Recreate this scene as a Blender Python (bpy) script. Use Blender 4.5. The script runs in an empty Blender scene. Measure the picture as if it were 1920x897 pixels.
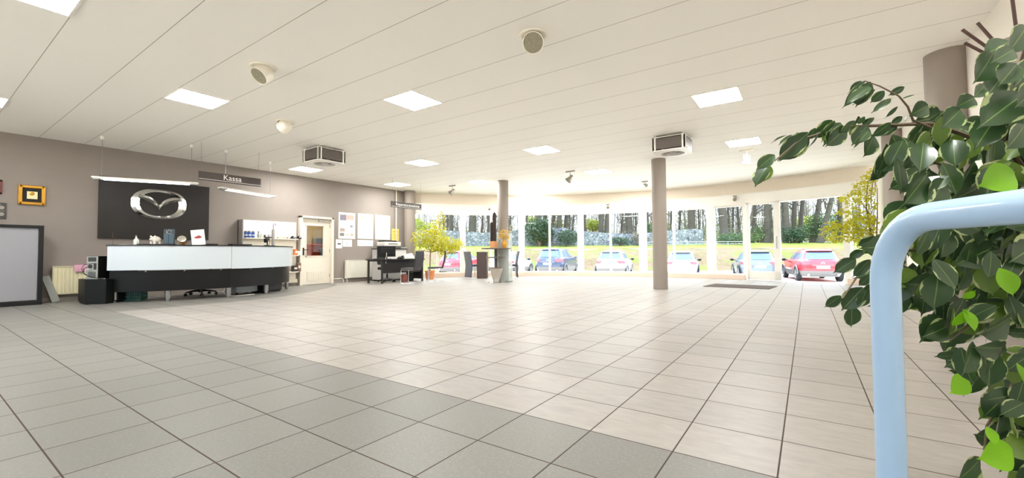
import bpy, bmesh, math, random
from mathutils import Vector, Matrix, Quaternion
R = math.radians
C = bpy.context.scene.collection
rnd = random.Random(7)

# ------------------------------------------------------------------ camera
H, ZC, FL = 0.90, 3.18, 800.0
YAW, PIT, ROL = 0.6049, 0.0328, -0.0059
FW = Vector((-math.sin(YAW)*math.cos(PIT), math.cos(YAW)*math.cos(PIT), math.sin(PIT)))
RT = Vector((math.cos(YAW), math.sin(YAW), 0)); UP = RT.cross(FW)
R2 = RT*math.cos(ROL) + UP*math.sin(ROL); U2 = -RT*math.sin(ROL) + UP*math.cos(ROL)
CAM = Vector((0, 0, H))
def ray(x, y): return FW + R2*((x-960)/FL) + U2*((448.5-y)/FL)
def onz(x, y, z): d = ray(x, y); return CAM + d*((z-H)/d.z)
def onx(x, y, X): d = ray(x, y); return CAM + d*(X/d.x)
def at(x, y, D): return CAM + ray(x, y)*D          # a point at real distance D ahead
def atz(x, D, z):                                   # on the ground at distance D, height z
    p = at(x, 475, D); return Vector((p.x, p.y, z))
cd = bpy.data.cameras.new('camera'); co = bpy.data.objects.new('camera', cd); C.objects.link(co)
cd.sensor_width = 36; cd.lens = FL/1920*36; cd.clip_start = .02; cd.clip_end = 500
m = Matrix((R2, U2, -FW)).transposed().to_4x4(); m.translation = CAM
co.matrix_world = m
bpy.context.scene.camera = co

# ------------------------------------------------------------------ materials
def lin(h):
    h = h.lstrip('#'); o = []
    for i in (0, 2, 4):
        c = int(h[i:i+2], 16)/255
        o.append(c/12.92 if c <= .04045 else ((c+.055)/1.055)**2.4)
    return (*o, 1)
MATS = {}
def pm(name, col, rough=.5, metal=0, var=.06, scale=14, bump=0, bscale=60, spec=.5, emit=0, coat=0, trans=0):
    """procedural material: a base colour broken up by noise, optional bump"""
    if name in MATS: return MATS[name]
    m = bpy.data.materials.new(name); m.use_nodes = True; nt = m.node_tree; n = nt.nodes; l = nt.links
    b = n['Principled BSDF']; c = lin(col)
    tc = n.new('ShaderNodeTexCoord')
    nz = n.new('ShaderNodeTexNoise'); nz.inputs['Scale'].default_value = scale; nz.inputs['Detail'].default_value = 4
    l.new(tc.outputs['Object'], nz.inputs['Vector'])
    mx = n.new('ShaderNodeMix'); mx.data_type = 'RGBA'
    mx.inputs['A'].default_value = tuple(v*(1-var) for v in c[:3])+(1,)
    mx.inputs['B'].default_value = tuple(min(1, v*(1+var)) for v in c[:3])+(1,)
    l.new(nz.outputs['Fac'], mx.inputs['Factor']); l.new(mx.outputs['Result'], b.inputs['Base Color'])
    b.inputs['Roughness'].default_value = rough; b.inputs['Metallic'].default_value = metal
    b.inputs['Specular IOR Level'].default_value = spec; b.inputs['Coat Weight'].default_value = coat
    if trans:
        b.inputs['Transmission Weight'].default_value = trans
    if emit:
        b.inputs['Emission Color'].default_value = c; b.inputs['Emission Strength'].default_value = emit
    if bump:
        bz = n.new('ShaderNodeTexNoise'); bz.inputs['Scale'].default_value = bscale; bz.inputs['Detail'].default_value = 6
        l.new(tc.outputs['Object'], bz.inputs['Vector'])
        bp = n.new('ShaderNodeBump'); bp.inputs['Strength'].default_value = bump; bp.inputs['Distance'].default_value = .01
        l.new(bz.outputs['Fac'], bp.inputs['Height']); l.new(bp.outputs['Normal'], b.inputs['Normal'])
    MATS[name] = m; return m
def glass(name, tint='#ffffff', refl=.06, alpha=None):
    """thin architectural glass: straight-through with a weak mirror"""
    if name in MATS: return MATS[name]
    m = bpy.data.materials.new(name); m.use_nodes = True; nt = m.node_tree; n = nt.nodes; l = nt.links
    n.remove(n['Principled BSDF']); out = n['Material Output']
    t = n.new('ShaderNodeBsdfTransparent'); t.inputs[0].default_value = lin(tint)
    g = n.new('ShaderNodeBsdfGlossy'); g.inputs['Roughness'].default_value = .01
    lw = n.new('ShaderNodeLayerWeight'); lw.inputs['Blend'].default_value = .25
    mu = n.new('ShaderNodeMath'); mu.operation = 'MULTIPLY_ADD'; mu.inputs[1].default_value = .5; mu.inputs[2].default_value = refl*.4
    l.new(lw.outputs['Fresnel'], mu.inputs[0])
    mx = n.new('ShaderNodeMixShader'); l.new(mu.outputs[0], mx.inputs[0]); l.new(t.outputs[0], mx.inputs[1]); l.new(g.outputs[0], mx.inputs[2])
    last = mx
    if alpha:
        mu.inputs[1].default_value = .25
        d = n.new('ShaderNodeBsdfDiffuse'); d.inputs[0].default_value = lin('#eef4f2')
        tr = n.new('ShaderNodeBsdfTranslucent'); tr.inputs[0].default_value = lin('#eef4f2')
        ad = n.new('ShaderNodeMixShader'); ad.inputs[0].default_value = .5; l.new(d.outputs[0], ad.inputs[1]); l.new(tr.outputs[0], ad.inputs[2])
        m2 = n.new('ShaderNodeMixShader'); m2.inputs[0].default_value = alpha
        l.new(mx.outputs[0], m2.inputs[1]); l.new(ad.outputs[0], m2.inputs[2]); last = m2
    l.new(last.outputs[0], out.inputs['Surface']); MATS[name] = m; return m
def leafmat(name, col, edge=None, trans=.35, var=.35, thr=.62):
    if name in MATS: return MATS[name]
    m = bpy.data.materials.new(name); m.use_nodes = True; nt = m.node_tree; n = nt.nodes; l = nt.links
    b = n['Principled BSDF']; out = n['Material Output']; c = lin(col)
    tc = n.new('ShaderNodeTexCoord'); nz = n.new('ShaderNodeTexNoise'); nz.inputs['Scale'].default_value = 9
    l.new(tc.outputs['Object'], nz.inputs['Vector'])
    mx = n.new('ShaderNodeMix'); mx.data_type = 'RGBA'
    mx.inputs['A'].default_value = tuple(v*(1-var) for v in c[:3])+(1,)
    mx.inputs['B'].default_value = tuple(min(1, v*(1+var)) for v in c[:3])+(1,)
    l.new(nz.outputs['Fac'], mx.inputs['Factor']); last = mx.outputs['Result']
    if edge:
        uv = n.new('ShaderNodeUVMap'); sp = n.new('ShaderNodeSeparateXYZ'); l.new(uv.outputs[0], sp.inputs[0])
        s1 = n.new('ShaderNodeMath'); s1.operation = 'SUBTRACT'; s1.inputs[1].default_value = .5; l.new(sp.outputs[0], s1.inputs[0])
        s2 = n.new('ShaderNodeMath'); s2.operation = 'ABSOLUTE'; l.new(s1.outputs[0], s2.inputs[0])
        n2 = n.new('ShaderNodeTexNoise'); n2.inputs['Scale'].default_value = 34; l.new(tc.outputs['Object'], n2.inputs['Vector'])
        ad = n.new('ShaderNodeMath'); ad.operation = 'MULTIPLY_ADD'; ad.inputs[1].default_value = .42; l.new(n2.outputs['Fac'], ad.inputs[0]); l.new(s2.outputs[0], ad.inputs[2])
        gt = n.new('ShaderNodeMath'); gt.operation = 'GREATER_THAN'; gt.inputs[1].default_value = thr; l.new(ad.outputs[0], gt.inputs[0])
        # midrib
        lt = n.new('ShaderNodeMath'); lt.operation = 'LESS_THAN'; lt.inputs[1].default_value = .018; l.new(s2.outputs[0], lt.inputs[0])
        m2 = n.new('ShaderNodeMix'); m2.data_type = 'RGBA'; l.new(gt.outputs[0], m2.inputs['Factor']); l.new(last, m2.inputs['A']); m2.inputs['B'].default_value = lin(edge)
        m3 = n.new('ShaderNodeMix'); m3.data_type = 'RGBA'; l.new(lt.outputs[0], m3.inputs['Factor']); l.new(m2.outputs['Result'], m3.inputs['A']); m3.inputs['B'].default_value = lin('#6f8a4c')
        last = m3.outputs['Result']
    l.new(last, b.inputs['Base Color']); b.inputs['Roughness'].default_value = .3
    t = n.new('ShaderNodeBsdfTranslucent'); l.new(last, t.inputs[0])
    ms = n.new('ShaderNodeMixShader'); ms.inputs[0].default_value = trans
    l.new(b.outputs[0], ms.inputs[1]); l.new(t.outputs[0], ms.inputs[2]); l.new(ms.outputs[0], out.inputs['Surface'])
    MATS[name] = m; return m

# ------------------------------------------------------------------ mesh builder
class MB:
    def __init__(s): s.v = []; s.f = []; s.mi = []; s.sm = []; s.uv = {}
    def add(s, vs, fs, smooth=False, mi=0, uvs=None):
        o = len(s.v); s.v += [Vector(p) for p in vs]
        for k, f in enumerate(fs):
            if uvs: s.uv[len(s.f)] = [uvs[i] for i in f]
            s.f.append([o+i for i in f]); s.mi.append(mi); s.sm.append(smooth)
        return s
    def box(s, c, d, rz=0, mat=None, bevel=0, mi=0, taper=1):
        bm = bmesh.new(); bmesh.ops.create_cube(bm, size=1)
        for v in bm.verts:
            k = taper if v.co.z < 0 else 1
            v.co = Vector((v.co.x*d[0]*k, v.co.y*d[1]*k, v.co.z*d[2]))
        if bevel: bmesh.ops.bevel(bm, geom=bm.edges[:], offset=min(bevel, min(d)*.45), segments=2, affect='EDGES', profile=.6)
        M = Matrix.Translation(Vector(c)) @ Matrix.Rotation(rz, 4, 'Z')
        if mat is not None: M = Matrix.Translation(Vector(c)) @ mat.to_4x4()
        bm.verts.ensure_lookup_table()
        s.add([M @ v.co for v in bm.verts], [[v.index for v in f.verts] for f in bm.faces], False, mi); bm.free(); return s
    def prism(s, poly, z0, z1, mi=0, smooth=False):
        n = len(poly); vs = [(p[0], p[1], z0) for p in poly]+[(p[0], p[1], z1) for p in poly]
        fs = [list(range(n))[::-1], list(range(n, 2*n))]
        s.add(vs, fs, False, mi)
        s.add(vs, [[i, (i+1) % n, n+(i+1) % n, n+i] for i in range(n)], smooth, mi); return s
    def tube(s, pts, r, n=10, caps=True, mi=0, smooth=True):
        pts = [Vector(p) for p in pts]; k = len(pts)
        rs = r if isinstance(r, (list, tuple)) else [r]*k
        vs = []; ref = None
        for i, p in enumerate(pts):
            t = (pts[min(i+1, k-1)]-pts[max(i-1, 0)])
            if t.length < 1e-9: t = Vector((0, 0, 1))
            t.normalize()
            if ref is None: ref = t.orthogonal().normalized()
            else: ref = (ref - t*ref.dot(t)); ref = ref.normalized() if ref.length > 1e-6 else t.orthogonal().normalized()
            b = t.cross(ref)
            for j in range(n):
                a = 2*math.pi*j/n; vs.append(p+(ref*math.cos(a)+b*math.sin(a))*rs[i])
        fs = [[i*n+j, i*n+(j+1) % n, (i+1)*n+(j+1) % n, (i+1)*n+j] for i in range(k-1) for j in range(n)]
        s.add(vs, fs, smooth, mi)
        if caps: s.add(vs[:n], [list(range(n))[::-1]], False, mi); s.add(vs[-n:], [list(range(n))], False, mi)
        return s
    def lathe(s, prof, c=(0, 0, 0), n=24, axis=None, mi=0, smooth=True):
        c = Vector(c); q = Quaternion() if axis is None else Vector((0, 0, 1)).rotation_difference(Vector(axis).normalized())
        vs = []
        for r, z in prof:
            for j in range(n):
                a = 2*math.pi*j/n; vs.append(c + q @ Vector((r*math.cos(a), r*math.sin(a), z)))
        k = len(prof)
        s.add(vs, [[i*n+j, i*n+(j+1) % n, (i+1)*n+(j+1) % n, (i+1)*n+j] for i in range(k-1) for j in range(n)], smooth, mi)
        if prof[0][0] > 1e-5: s.add(vs[:n], [list(range(n))[::-1]], False, mi)
        if prof[-1][0] > 1e-5: s.add(vs[-n:], [list(range(n))], False, mi)
        return s
    def ball(s, c, r, n=14, mi=0):
        r = Vector(r) if not isinstance(r, (int, float)) else Vector((r, r, r)); c = Vector(c); vs = []; k = n//2
        for i in range(k+1):
            th = math.pi*i/k
            for j in range(n):
                a = 2*math.pi*j/n; vs.append(c+Vector((r.x*math.sin(th)*math.cos(a), r.y*math.sin(th)*math.sin(a), r.z*math.cos(th))))
        s.add(vs, [[i*n+j, (i+1)*n+j, (i+1)*n+(j+1) % n, i*n+(j+1) % n] for i in range(k) for j in range(n)], True, mi); return s
    def grid(s, rows, smooth=True, mi=0, closed=False):
        a = len(rows); b = len(rows[0]); vs = [p for r in rows for p in r]
        bb = b if closed else b-1
        s.add(vs, [[i*b+j, i*b+(j+1) % b, (i+1)*b+(j+1) % b, (i+1)*b+j] for i in range(a-1) for j in range(bb)], smooth, mi); return s
    def slab(s, rows, th, smooth=True, mi=0):
        """a curved sheet of real thickness th (Vector offset)"""
        th = Vector(th); A = [[Vector(p) for p in r] for r in rows]; B = [[p+th for p in r] for r in A]
        s.grid(A, smooth, mi); s.grid([r[::-1] for r in B], smooth, mi)
        s.grid([A[0][::-1], B[0][::-1]], False, mi); s.grid([A[-1], B[-1]], False, mi)
        s.grid([[r[0] for r in A], [r[0] for r in B]], False, mi); s.grid([[r[-1] for r in A][::-1], [r[-1] for r in B][::-1]], False, mi); return s
    def build(s, name, mat, parent=None, keep=False):
        me = bpy.data.meshes.new(name); vs = s.v; off = Vector((0, 0, 0))
        if parent is None and not keep and vs:
            xs = [v.x for v in vs]; ys = [v.y for v in vs]; off = Vector(((min(xs)+max(xs))/2, (min(ys)+max(ys))/2, min(v.z for v in vs)))
        me.from_pydata([tuple(v-off) for v in vs], [], s.f)
        mats = mat if isinstance(mat, (list, tuple)) else [mat]
        for q in mats: me.materials.append(q)
        me.polygons.foreach_set('material_index', s.mi); me.polygons.foreach_set('use_smooth', s.sm)
        if s.uv:
            ul = me.uv_layers.new(name='UVMap')
            for pi, uvs in s.uv.items():
                for li, u in zip(me.polygons[pi].loop_indices, uvs): ul.data[li].uv = u
        me.validate(); me.update()
        bm = bmesh.new(); bm.from_mesh(me)
        if not s.uv: bmesh.ops.remove_doubles(bm, verts=bm.verts, dist=1e-5)
        if not s.uv: bmesh.ops.recalc_face_normals(bm, faces=bm.faces)
        bm.to_mesh(me); bm.free()
        if any(s.sm): me.set_sharp_from_angle(angle=R(50))
        o = bpy.data.objects.new(name, me); C.objects.link(o); o.location = off
        if parent is not None: o.parent = parent
        return o
def thing(name, label, cat, loc=(0, 0, 0), rz=0, group=None):
    o = bpy.data.objects.new(name, None); C.objects.link(o); o.empty_display_size = .05
    o.location = loc; o.rotation_euler = (0, 0, rz); return tag(o, label, cat, group)
def tag(o, label, cat, group=None):
    o['label'] = label; o['category'] = cat
    if group: o['group'] = group
    return o
def struct(o): o['kind'] = 'structure'; return o
def part(o, label): o['label'] = label; return o
def dup(root, loc, rz=0, label=None, scale=None):
    r = root.copy(); C.objects.link(r); r.location = loc; r.rotation_euler = (0, 0, rz)
    if label: r['label'] = label
    if scale: r.scale = scale
    for ch in list(root.children):
        c = ch.copy(); C.objects.link(c); c.parent = r
        for g in list(ch.children):
            d = g.copy(); C.objects.link(d); d.parent = c
    return r
def text_mesh(txt, size, name, mat, parent, M, depth=.002, align='CENTER'):
    cu = bpy.data.curves.new(name, 'FONT'); cu.body = txt; cu.size = size; cu.extrude = depth; cu.align_x = align; cu.align_y = 'CENTER'
    to = bpy.data.objects.new(name, cu); C.objects.link(to)
    dg = bpy.context.evaluated_depsgraph_get(); me = bpy.data.meshes.new_from_object(to.evaluated_get(dg))
    bpy.data.objects.remove(to); bpy.data.curves.remove(cu)
    me.transform(M); me.materials.clear(); me.materials.append(mat)
    o = bpy.data.objects.new(name, me); C.objects.link(o); o.parent = parent; return o
FACE_X = Matrix(((0, 0, 1, 0), (1, 0, 0, 0), (0, 1, 0, 0), (0, 0, 0, 1)))   # text plane -> faces +X, reads along +Y

W_white = pm('white_lacquer', '#f0ece2', .35); W_chrome = pm('chrome', '#d8d8d8', .12, 1, .02)
W_black = pm('black_plastic', '#0d0e0f', .42, spec=.35); W_steel = pm('brushed_steel', '#9a9a98', .3, 1)
W_grey = pm('grey_plastic', '#8d8a85', .5); W_paper = pm('paper', '#f4f2ec', .8, var=.02)
W_rubber = pm('rubber', '#1b1b1b', .8)
LIGHT_E, SKY_E, SUN_E, EXPO = 34.0, 3.2, 3.2, 1.05
# ------------------------------------------------------------------ floor
S = .40185; OX, OY = -3.73545, 2.01717
def tilemat(name, col, kind):
    m = bpy.data.materials.new(name); m.use_nodes = True; nt = m.node_tree; n = nt.nodes; l = nt.links; b = n['Principled BSDF']
    tc = n.new('ShaderNodeTexCoord'); sp = n.new('ShaderNodeSeparateXYZ'); l.new(tc.outputs['Object'], sp.inputs[0])
    def M(op, a, b_=None, c=None):
        k = n.new('ShaderNodeMath'); k.operation = op
        for i, q in enumerate((a, b_, c)):
            if q is None: continue
            if isinstance(q, (int, float)): k.inputs[i].default_value = q
            else: l.new(q, k.inputs[i])
        return k.outputs[0]
    gs = []; fl = []
    for ax, o in ((0, OX), (1, OY)):
        t = M('DIVIDE', M('SUBTRACT', sp.outputs[ax], o), S); f = M('FRACT', t); fl.append(M('FLOOR', t))
        gs.append(M('MINIMUM', f, M('SUBTRACT', 1, f)))
    g = M('MINIMUM', gs[0], gs[1]); grout = M('LESS_THAN', g, .0085)
    cx = n.new('ShaderNodeCombineXYZ'); l.new(fl[0], cx.inputs[0]); l.new(fl[1], cx.inputs[1])
    wn = n.new('ShaderNodeTexWhiteNoise'); l.new(cx.outputs[0], wn.inputs[0])
    c = lin(col)
    mx = n.new('ShaderNodeMix'); mx.data_type = 'RGBA'; mx.inputs['A'].default_value = tuple(v*.93 for v in c[:3])+(1,); mx.inputs['B'].default_value = tuple(min(1, v*1.06) for v in c[:3])+(1,)
    l.new(wn.outputs[0], mx.inputs['Factor'])
    nz = n.new('ShaderNodeTexNoise'); nz.inputs['Detail'].default_value = 8; nz.inputs['Roughness'].default_value = .65
    mp = n.new('ShaderNodeMapping'); l.new(tc.outputs['Object'], mp.inputs[0]); l.new(mp.outputs[0], nz.inputs['Vector'])
    rr = n.new('ShaderNodeMapRange'); l.new(nz.outputs['Fac'], rr.inputs[0])
    m2 = n.new('ShaderNodeMix'); m2.data_type = 'RGBA'; m2.blend_type = 'MULTIPLY'; m2.inputs['Factor'].default_value = 1; l.new(mx.outputs['Result'], m2.inputs['A'])
    l.new(rr.outputs[0], m2.inputs['B'])
    bp = n.new('ShaderNodeBump'); bp.inputs['Distance'].default_value = .004
    col_out = m2.outputs['Result']
    if kind == 'slate':
        mp.inputs['Rotation'].default_value = (0, 0, .5); mp.inputs['Scale'].default_value = (1, 3.2, 1); nz.inputs['Scale'].default_value = 6; nz.inputs['Distortion'].default_value = .7
        rr.inputs['From Min'].default_value = .3; rr.inputs['From Max'].default_value = .7; rr.inputs['To Min'].default_value = .87; rr.inputs['To Max'].default_value = 1.06
        bp.inputs['Strength'].default_value = .6
    else:
        nz.inputs['Scale'].default_value = 60
        rr.inputs['From Min'].default_value = .3; rr.inputs['From Max'].default_value = .7; rr.inputs['To Min'].default_value = .9; rr.inputs['To Max'].default_value = 1.06
        vo = n.new('ShaderNodeTexVoronoi'); vo.inputs['Scale'].default_value = 85; l.new(tc.outputs['Object'], vo.inputs['Vector'])
        lt = M('LESS_THAN', vo.outputs['Distance'], .13)
        m4 = n.new('ShaderNodeMix'); m4.data_type = 'RGBA'; l.new(M('MULTIPLY', lt, .4), m4.inputs['Factor']); l.new(col_out, m4.inputs['A']); m4.inputs['B'].default_value = lin('#d9d3c6'); col_out = m4.outputs['Result']
        bp.inputs['Strength'].default_value = .08
    m3 = n.new('ShaderNodeMix'); m3.data_type = 'RGBA'; l.new(grout, m3.inputs['Factor']); l.new(col_out, m3.inputs['A']); m3.inputs['B'].default_value = lin('#4a3e37')
    l.new(m3.outputs['Result'], b.inputs['Base Color']); b.inputs['Specular IOR Level'].default_value = .22
    hh = M('SUBTRACT', nz.outputs['Fac'], M('MULTIPLY', grout, .8)); l.new(hh, bp.inputs['Height']); l.new(bp.outputs['Normal'], b.inputs['Normal'])
    ro = M('ADD', M('MULTIPLY', grout, .4), .36 if kind == 'slate' else .42); l.new(ro, b.inputs['Roughness'])
    return m
M_light = tilemat('light_slate_tile', '#a29c94', 'slate'); M_dark = tilemat('grey_speckled_tile', '#7f7d77', 'speckle')
XL, XR, YB = -12.1, 1.5, -4.5
CX, CY, CR = -3.46, 5.97, 9.78
def circ(a, r=CR): return Vector((CX+r*math.cos(a), CY+r*math.sin(a), 0))
def px_ang(x):                       # angle on the facade circle seen at picture column x
    d = ray(x, 475); a = d.x**2+d.y**2; b = -2*(d.x*CX+d.y*CY); c = CX*CX+CY*CY-CR*CR
    t = (-b+math.sqrt(b*b-4*a*c))/(2*a); return math.atan2(d.y*t-CY, d.x*t-CX)
A0 = math.atan2(10.55-CY, XL-CX); A1 = math.atan2(14.4-CY, XR-CX)
arc_out = [circ(A0+(A1-A0)*i/48, CR+.25) for i in range(49)]
edge = [(-9.07, OY), (-9.05, 4.0), (-9.2, 4.7), (-9.55, 5.35), (-9.98, 5.95), (-10.5, 6.6), (-11.0, 7.12), (-11.55, 7.5), (XL-.05, 7.72)]
lightp = [(XR+.3, OY)]+[(XR+.3, 14.6)]+[(p.x, p.y) for p in arc_out[::-1]]+edge[::-1]
darkp = [(XR+.3, YB), (XR+.3, OY)]+edge+[(XL-.05, YB)]
fb = MB()
for poly, mi in ((darkp, 0), (lightp, 1)):
    n = len(poly); fb.add([(p[0], p[1], 0) for p in poly], [list(range(n))], False, mi)
bmv = fb.build('floor', [M_dark, M_light], keep=True); struct(bmv)
for p in bmv.data.polygons:
    if p.normal.z < 0: p.flip()
# ------------------------------------------------------------------ ceiling
def ceilmat():
    m = bpy.data.materials.new('ceiling_panels'); m.use_nodes = True; nt = m.node_tree; n = nt.nodes; l = nt.links; b = n['Principled BSDF']
    tc = n.new('ShaderNodeTexCoord'); sp = n.new('ShaderNodeSeparateXYZ'); l.new(tc.outputs['Object'], sp.inputs[0])
    def M(op, a, b_=None):
        k = n.new('ShaderNodeMath'); k.operation = op
        for i, q in enumerate((a, b_)):
            if q is None: continue
            if isinstance(q, (int, float)): k.inputs[i].default_value = q
            else: l.new(q, k.inputs[i])
        return k.outputs[0]
    def line(ax, o, s, w):
        f = M('FRACT', M('DIVIDE', M('SUBTRACT', sp.outputs[ax], o), s)); return M('LESS_THAN', M('MINIMUM', f, M('SUBTRACT', 1, f)), w)
    ly = line(1, 4.65933, .6269, .0055); lx = line(0, -.72476, .62454, .006)
    nz = n.new('ShaderNodeTexNoise'); nz.inputs['Scale'].default_value = 160; nz.inputs['Detail'].default_value = 3; l.new(tc.outputs['Object'], nz.inputs['Vector'])
    mx = n.new('ShaderNodeMix'); mx.data_type = 'RGBA'; mx.inputs['A'].default_value = lin('#f6f3ea'); mx.inputs['B'].default_value = lin('#fdfbf4'); l.new(nz.outputs['Fac'], mx.inputs['Factor'])
    m2 = n.new('ShaderNodeMix'); m2.data_type = 'RGBA'; l.new(M('MULTIPLY', lx, .6), m2.inputs['Factor']); l.new(mx.outputs['Result'], m2.inputs['A']); m2.inputs['B'].default_value = lin('#fbfaf6')
    m3 = n.new('ShaderNodeMix'); m3.data_type = 'RGBA'; l.new(M('MULTIPLY', ly, .8), m3.inputs['Factor']); l.new(m2.outputs['Result'], m3.inputs['A']); m3.inputs['B'].default_value = lin('#8c8274')
    l.new(m3.outputs['Result'], b.inputs['Base Color']); b.inputs['Roughness'].default_value = .85
    return m
cb = MB(); poly = [(XR+.3, YB), (XR+.3, 14.6)]+[(p.x, p.y) for p in [circ(A0+(A1-A0)*i/48, CR+.6) for i in range(49)][::-1]]+[(XL-.4, 10.4), (XL-.4, YB)]
cb.prism(poly, ZC, ZC+.08); struct(cb.build('ceiling', ceilmat(), keep=True))
rb = MB(); poly = [(XR+.6, YB-.3), (XR+.6, 15.1)]+[(p.x, p.y) for p in [circ(A0+(A1-A0)*i/48, CR+1.0) for i in range(49)][::-1]]+[(XL-.6, 10.4), (XL-.6, YB-.3)]
rb.prism(poly, ZC+.1, ZC+.4); struct(rb.build('roof', pm('roof_felt', '#6d6a66', .9), keep=True))
# ------------------------------------------------------------------ walls
M_wall = pm('grey_wall_paint', '#8f857d', .75, var=.05, scale=5, bump=.12, bscale=220)
M_wwall = pm('white_wall_paint', '#f3ece0', .7, var=.02, scale=4)
DY0, DY1, DZ = 6.62, 7.68, 2.02
wb = MB()
wb.box((XL-.1, (YB+DY0)/2, ZC/2), (.2, DY0-YB, ZC)); wb.box((XL-.1, (DY1+10.75)/2, ZC/2), (.2, 10.75-DY1, ZC)); wb.box((XL-.1, (DY0+DY1)/2, (DZ+ZC)/2), (.2, DY1-DY0, ZC-DZ))
struct(wb.build('wall_left', M_wall, keep=True))
struct(MB().box((XR+.1, (YB+14.45)/2, ZC/2), (.2, 14.45-YB, ZC)).build('wall_right', M_wwall, keep=True))
bb = MB()                                       # back wall with wide showroom windows, behind the camera
bb.box(((XL+XR)/2, YB-.1, .2), (XR-XL, .2, .4)); bb.box(((XL+XR)/2, YB-.1, ZC-.2), (XR-XL, .2, .4))
for i in range(5): bb.box((XL+.15+(XR-XL-.3)*i/4, YB-.1, ZC/2), (.3, .2, ZC))
struct(bb.build('wall_back', M_wwall, keep=True))
gp = MB().box(((XL+XR)/2, YB-.1, ZC/2), (XR-XL-.3, .01, ZC-.8)); G_clear = glass('window_glass')
# tile skirting along the right wall, painted skirting and heating pipes on the left
M_skirt = pm('skirting_tile', '#d6c9bd', .45); M_skirtg = pm('grey_skirting', '#a39a90', .5)
sk = MB()
y = YB
while y < 14.2:
    sk.box((XR-.009, y+.2, .1), (.018, .394, .2), bevel=.004); y += .4
struct(sk.build('baseboard_right', M_skirt, keep=True))
sl = MB(); sl.box((XL+.007, (YB+DY0)/2-.03, .04), (.014, DY0-YB-.06, .08)); sl.box((XL+.007, (DY1+10.3)/2+.03, .04), (.014, 10.3-DY1, .08)); struct(sl.build('baseboard_left', M_skirtg, keep=True))
pp = MB(); pp.tube([(XL+.05, DY1+.08, .13), (XL+.05, 8.0, .13), (XL+.05, 8.03, .13), (XL+.05, 8.06, .09), (XL+.05, 8.07, .0)], .011, 8); pp.tube([(XL+.05, DY1+.08, .13), (XL+.01, DY1+.06, .13)], .011, 8)
tag(pp.build('heating_pipe', W_white), 'thin white heating pipe along the wall foot between door and radiator', 'pipe')
rp = MB().tube([(XL+.05, 10.16, 1.15), (XL+.05, 10.16, ZC)], .022, 10); rp.tube([(XL+.05, 10.16, 1.15), (XL+.05, 10.16, 0)], .022, 10)
tag(rp.build('downpipe', pm('cream_pipe', '#d8cfbb', .4)), 'cream vertical pipe beside the grey column in the wall corner', 'pipe')
# ------------------------------------------------------------------ columns
M_col = pm('column_paint', '#92877d', .6, var=.04, scale=8, bump=.08, bscale=150)
def column(x, y, r=.17): return MB().lathe([(r, 0), (r, ZC)], (x, y, 0), 40).build('column', M_col)
tag(column(-2.955, 10.62), 'grey round column standing alone mid room under the fan heater', 'column')
tag(column(-7.86, 10.88), 'grey round column behind the tall round bar table', 'column')
tag(column(-11.86, 10.62, .2), 'grey round column at far end of the grey left wall', 'column')
tag(column(1.38, 6.86, .2), 'grey round column against the white right wall, nearer the camera', 'column')
tag(column(1.40, 10.75, .18), 'grey round column against white right wall beside the yellow-green plant', 'column')
# ------------------------------------------------------------------ facade
M_frame = pm('white_window_frame', '#f7f3ea', .4, var=.02); M_sill = pm('sill_tile', '#e8d2bf', .5)
def arcband(mb, a0, a1, z0, z1, r0, r1, n=None):
    n = n or max(2, int(abs(a1-a0)/.04)+1); ri = [circ(a0+(a1-a0)*i/n, r0) for i in range(n+1)]; ro = [circ(a0+(a1-a0)*i/n, r1) for i in range(n+1)]
    for i in range(n): mb.prism([ri[i], ri[i+1], ro[i+1], ro[i]][::1], z0, z1)
HZ = 2.41; A0W = A0-.032
th = {k: px_ang(k) for k in (868, 978, 1031, 1089, 1146, 1206, 1266, 1334, 1398, 1403, 1467, 1591, 820)}
h = MB(); arcband(h, A0W, A1, HZ, 2.74, CR-.06, CR+.12); arcband(h, A0W, A1, 2.74, 2.77, CR-.075, CR+.12); struct(h.build('trim_1', M_frame, keep=True))
h = MB(); arcband(h, A0, A1, 2.70, ZC+.02, CR+.22, CR+.42); struct(h.build('trim_2', pm('cream_fascia', '#f6ead8', .6, var=.03), keep=True))
h = MB(); arcband(h, A0, A1, HZ+.02, 2.78, CR+.1, CR+.3); struct(h.build('trim_3', M_frame, keep=True))
sl = MB(); arcband(sl, A0W, th[1398], 0, .15, CR-.1, CR+.15); struct(sl.build('trim_4', M_sill, keep=True))
sl = MB(); arcband(sl, th[1591], A1, 0, .15, CR-.1, CR+.15); struct(sl.build('trim_5', M_sill, keep=True))
def post(a, w, z0, z1, d, name): 
    p = circ(a); return struct(MB().box((p.x, p.y, (z0+z1)/2), (d, w, z1-z0), rz=a, bevel=.01).build(name, M_frame))
k = 6
for px_, w in ((868, .2), (978, .24), (1089, .24), (1206, .27), (1334, .26), (1398, .1), (1591, .16)):
    post(th[px_], w, .0 if px_ in (1398, 1591) else .15, HZ+.02, .16, 'trim_%d' % k); k += 1
bays = [(A0W, th[868], .5), (th[868], th[978], .48), (th[978], th[1089], .48), (th[1089], th[1206], .49), (th[1206], th[1334], .47), (th[1334], th[1398], None), (th[1591], A1, None)]
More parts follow.
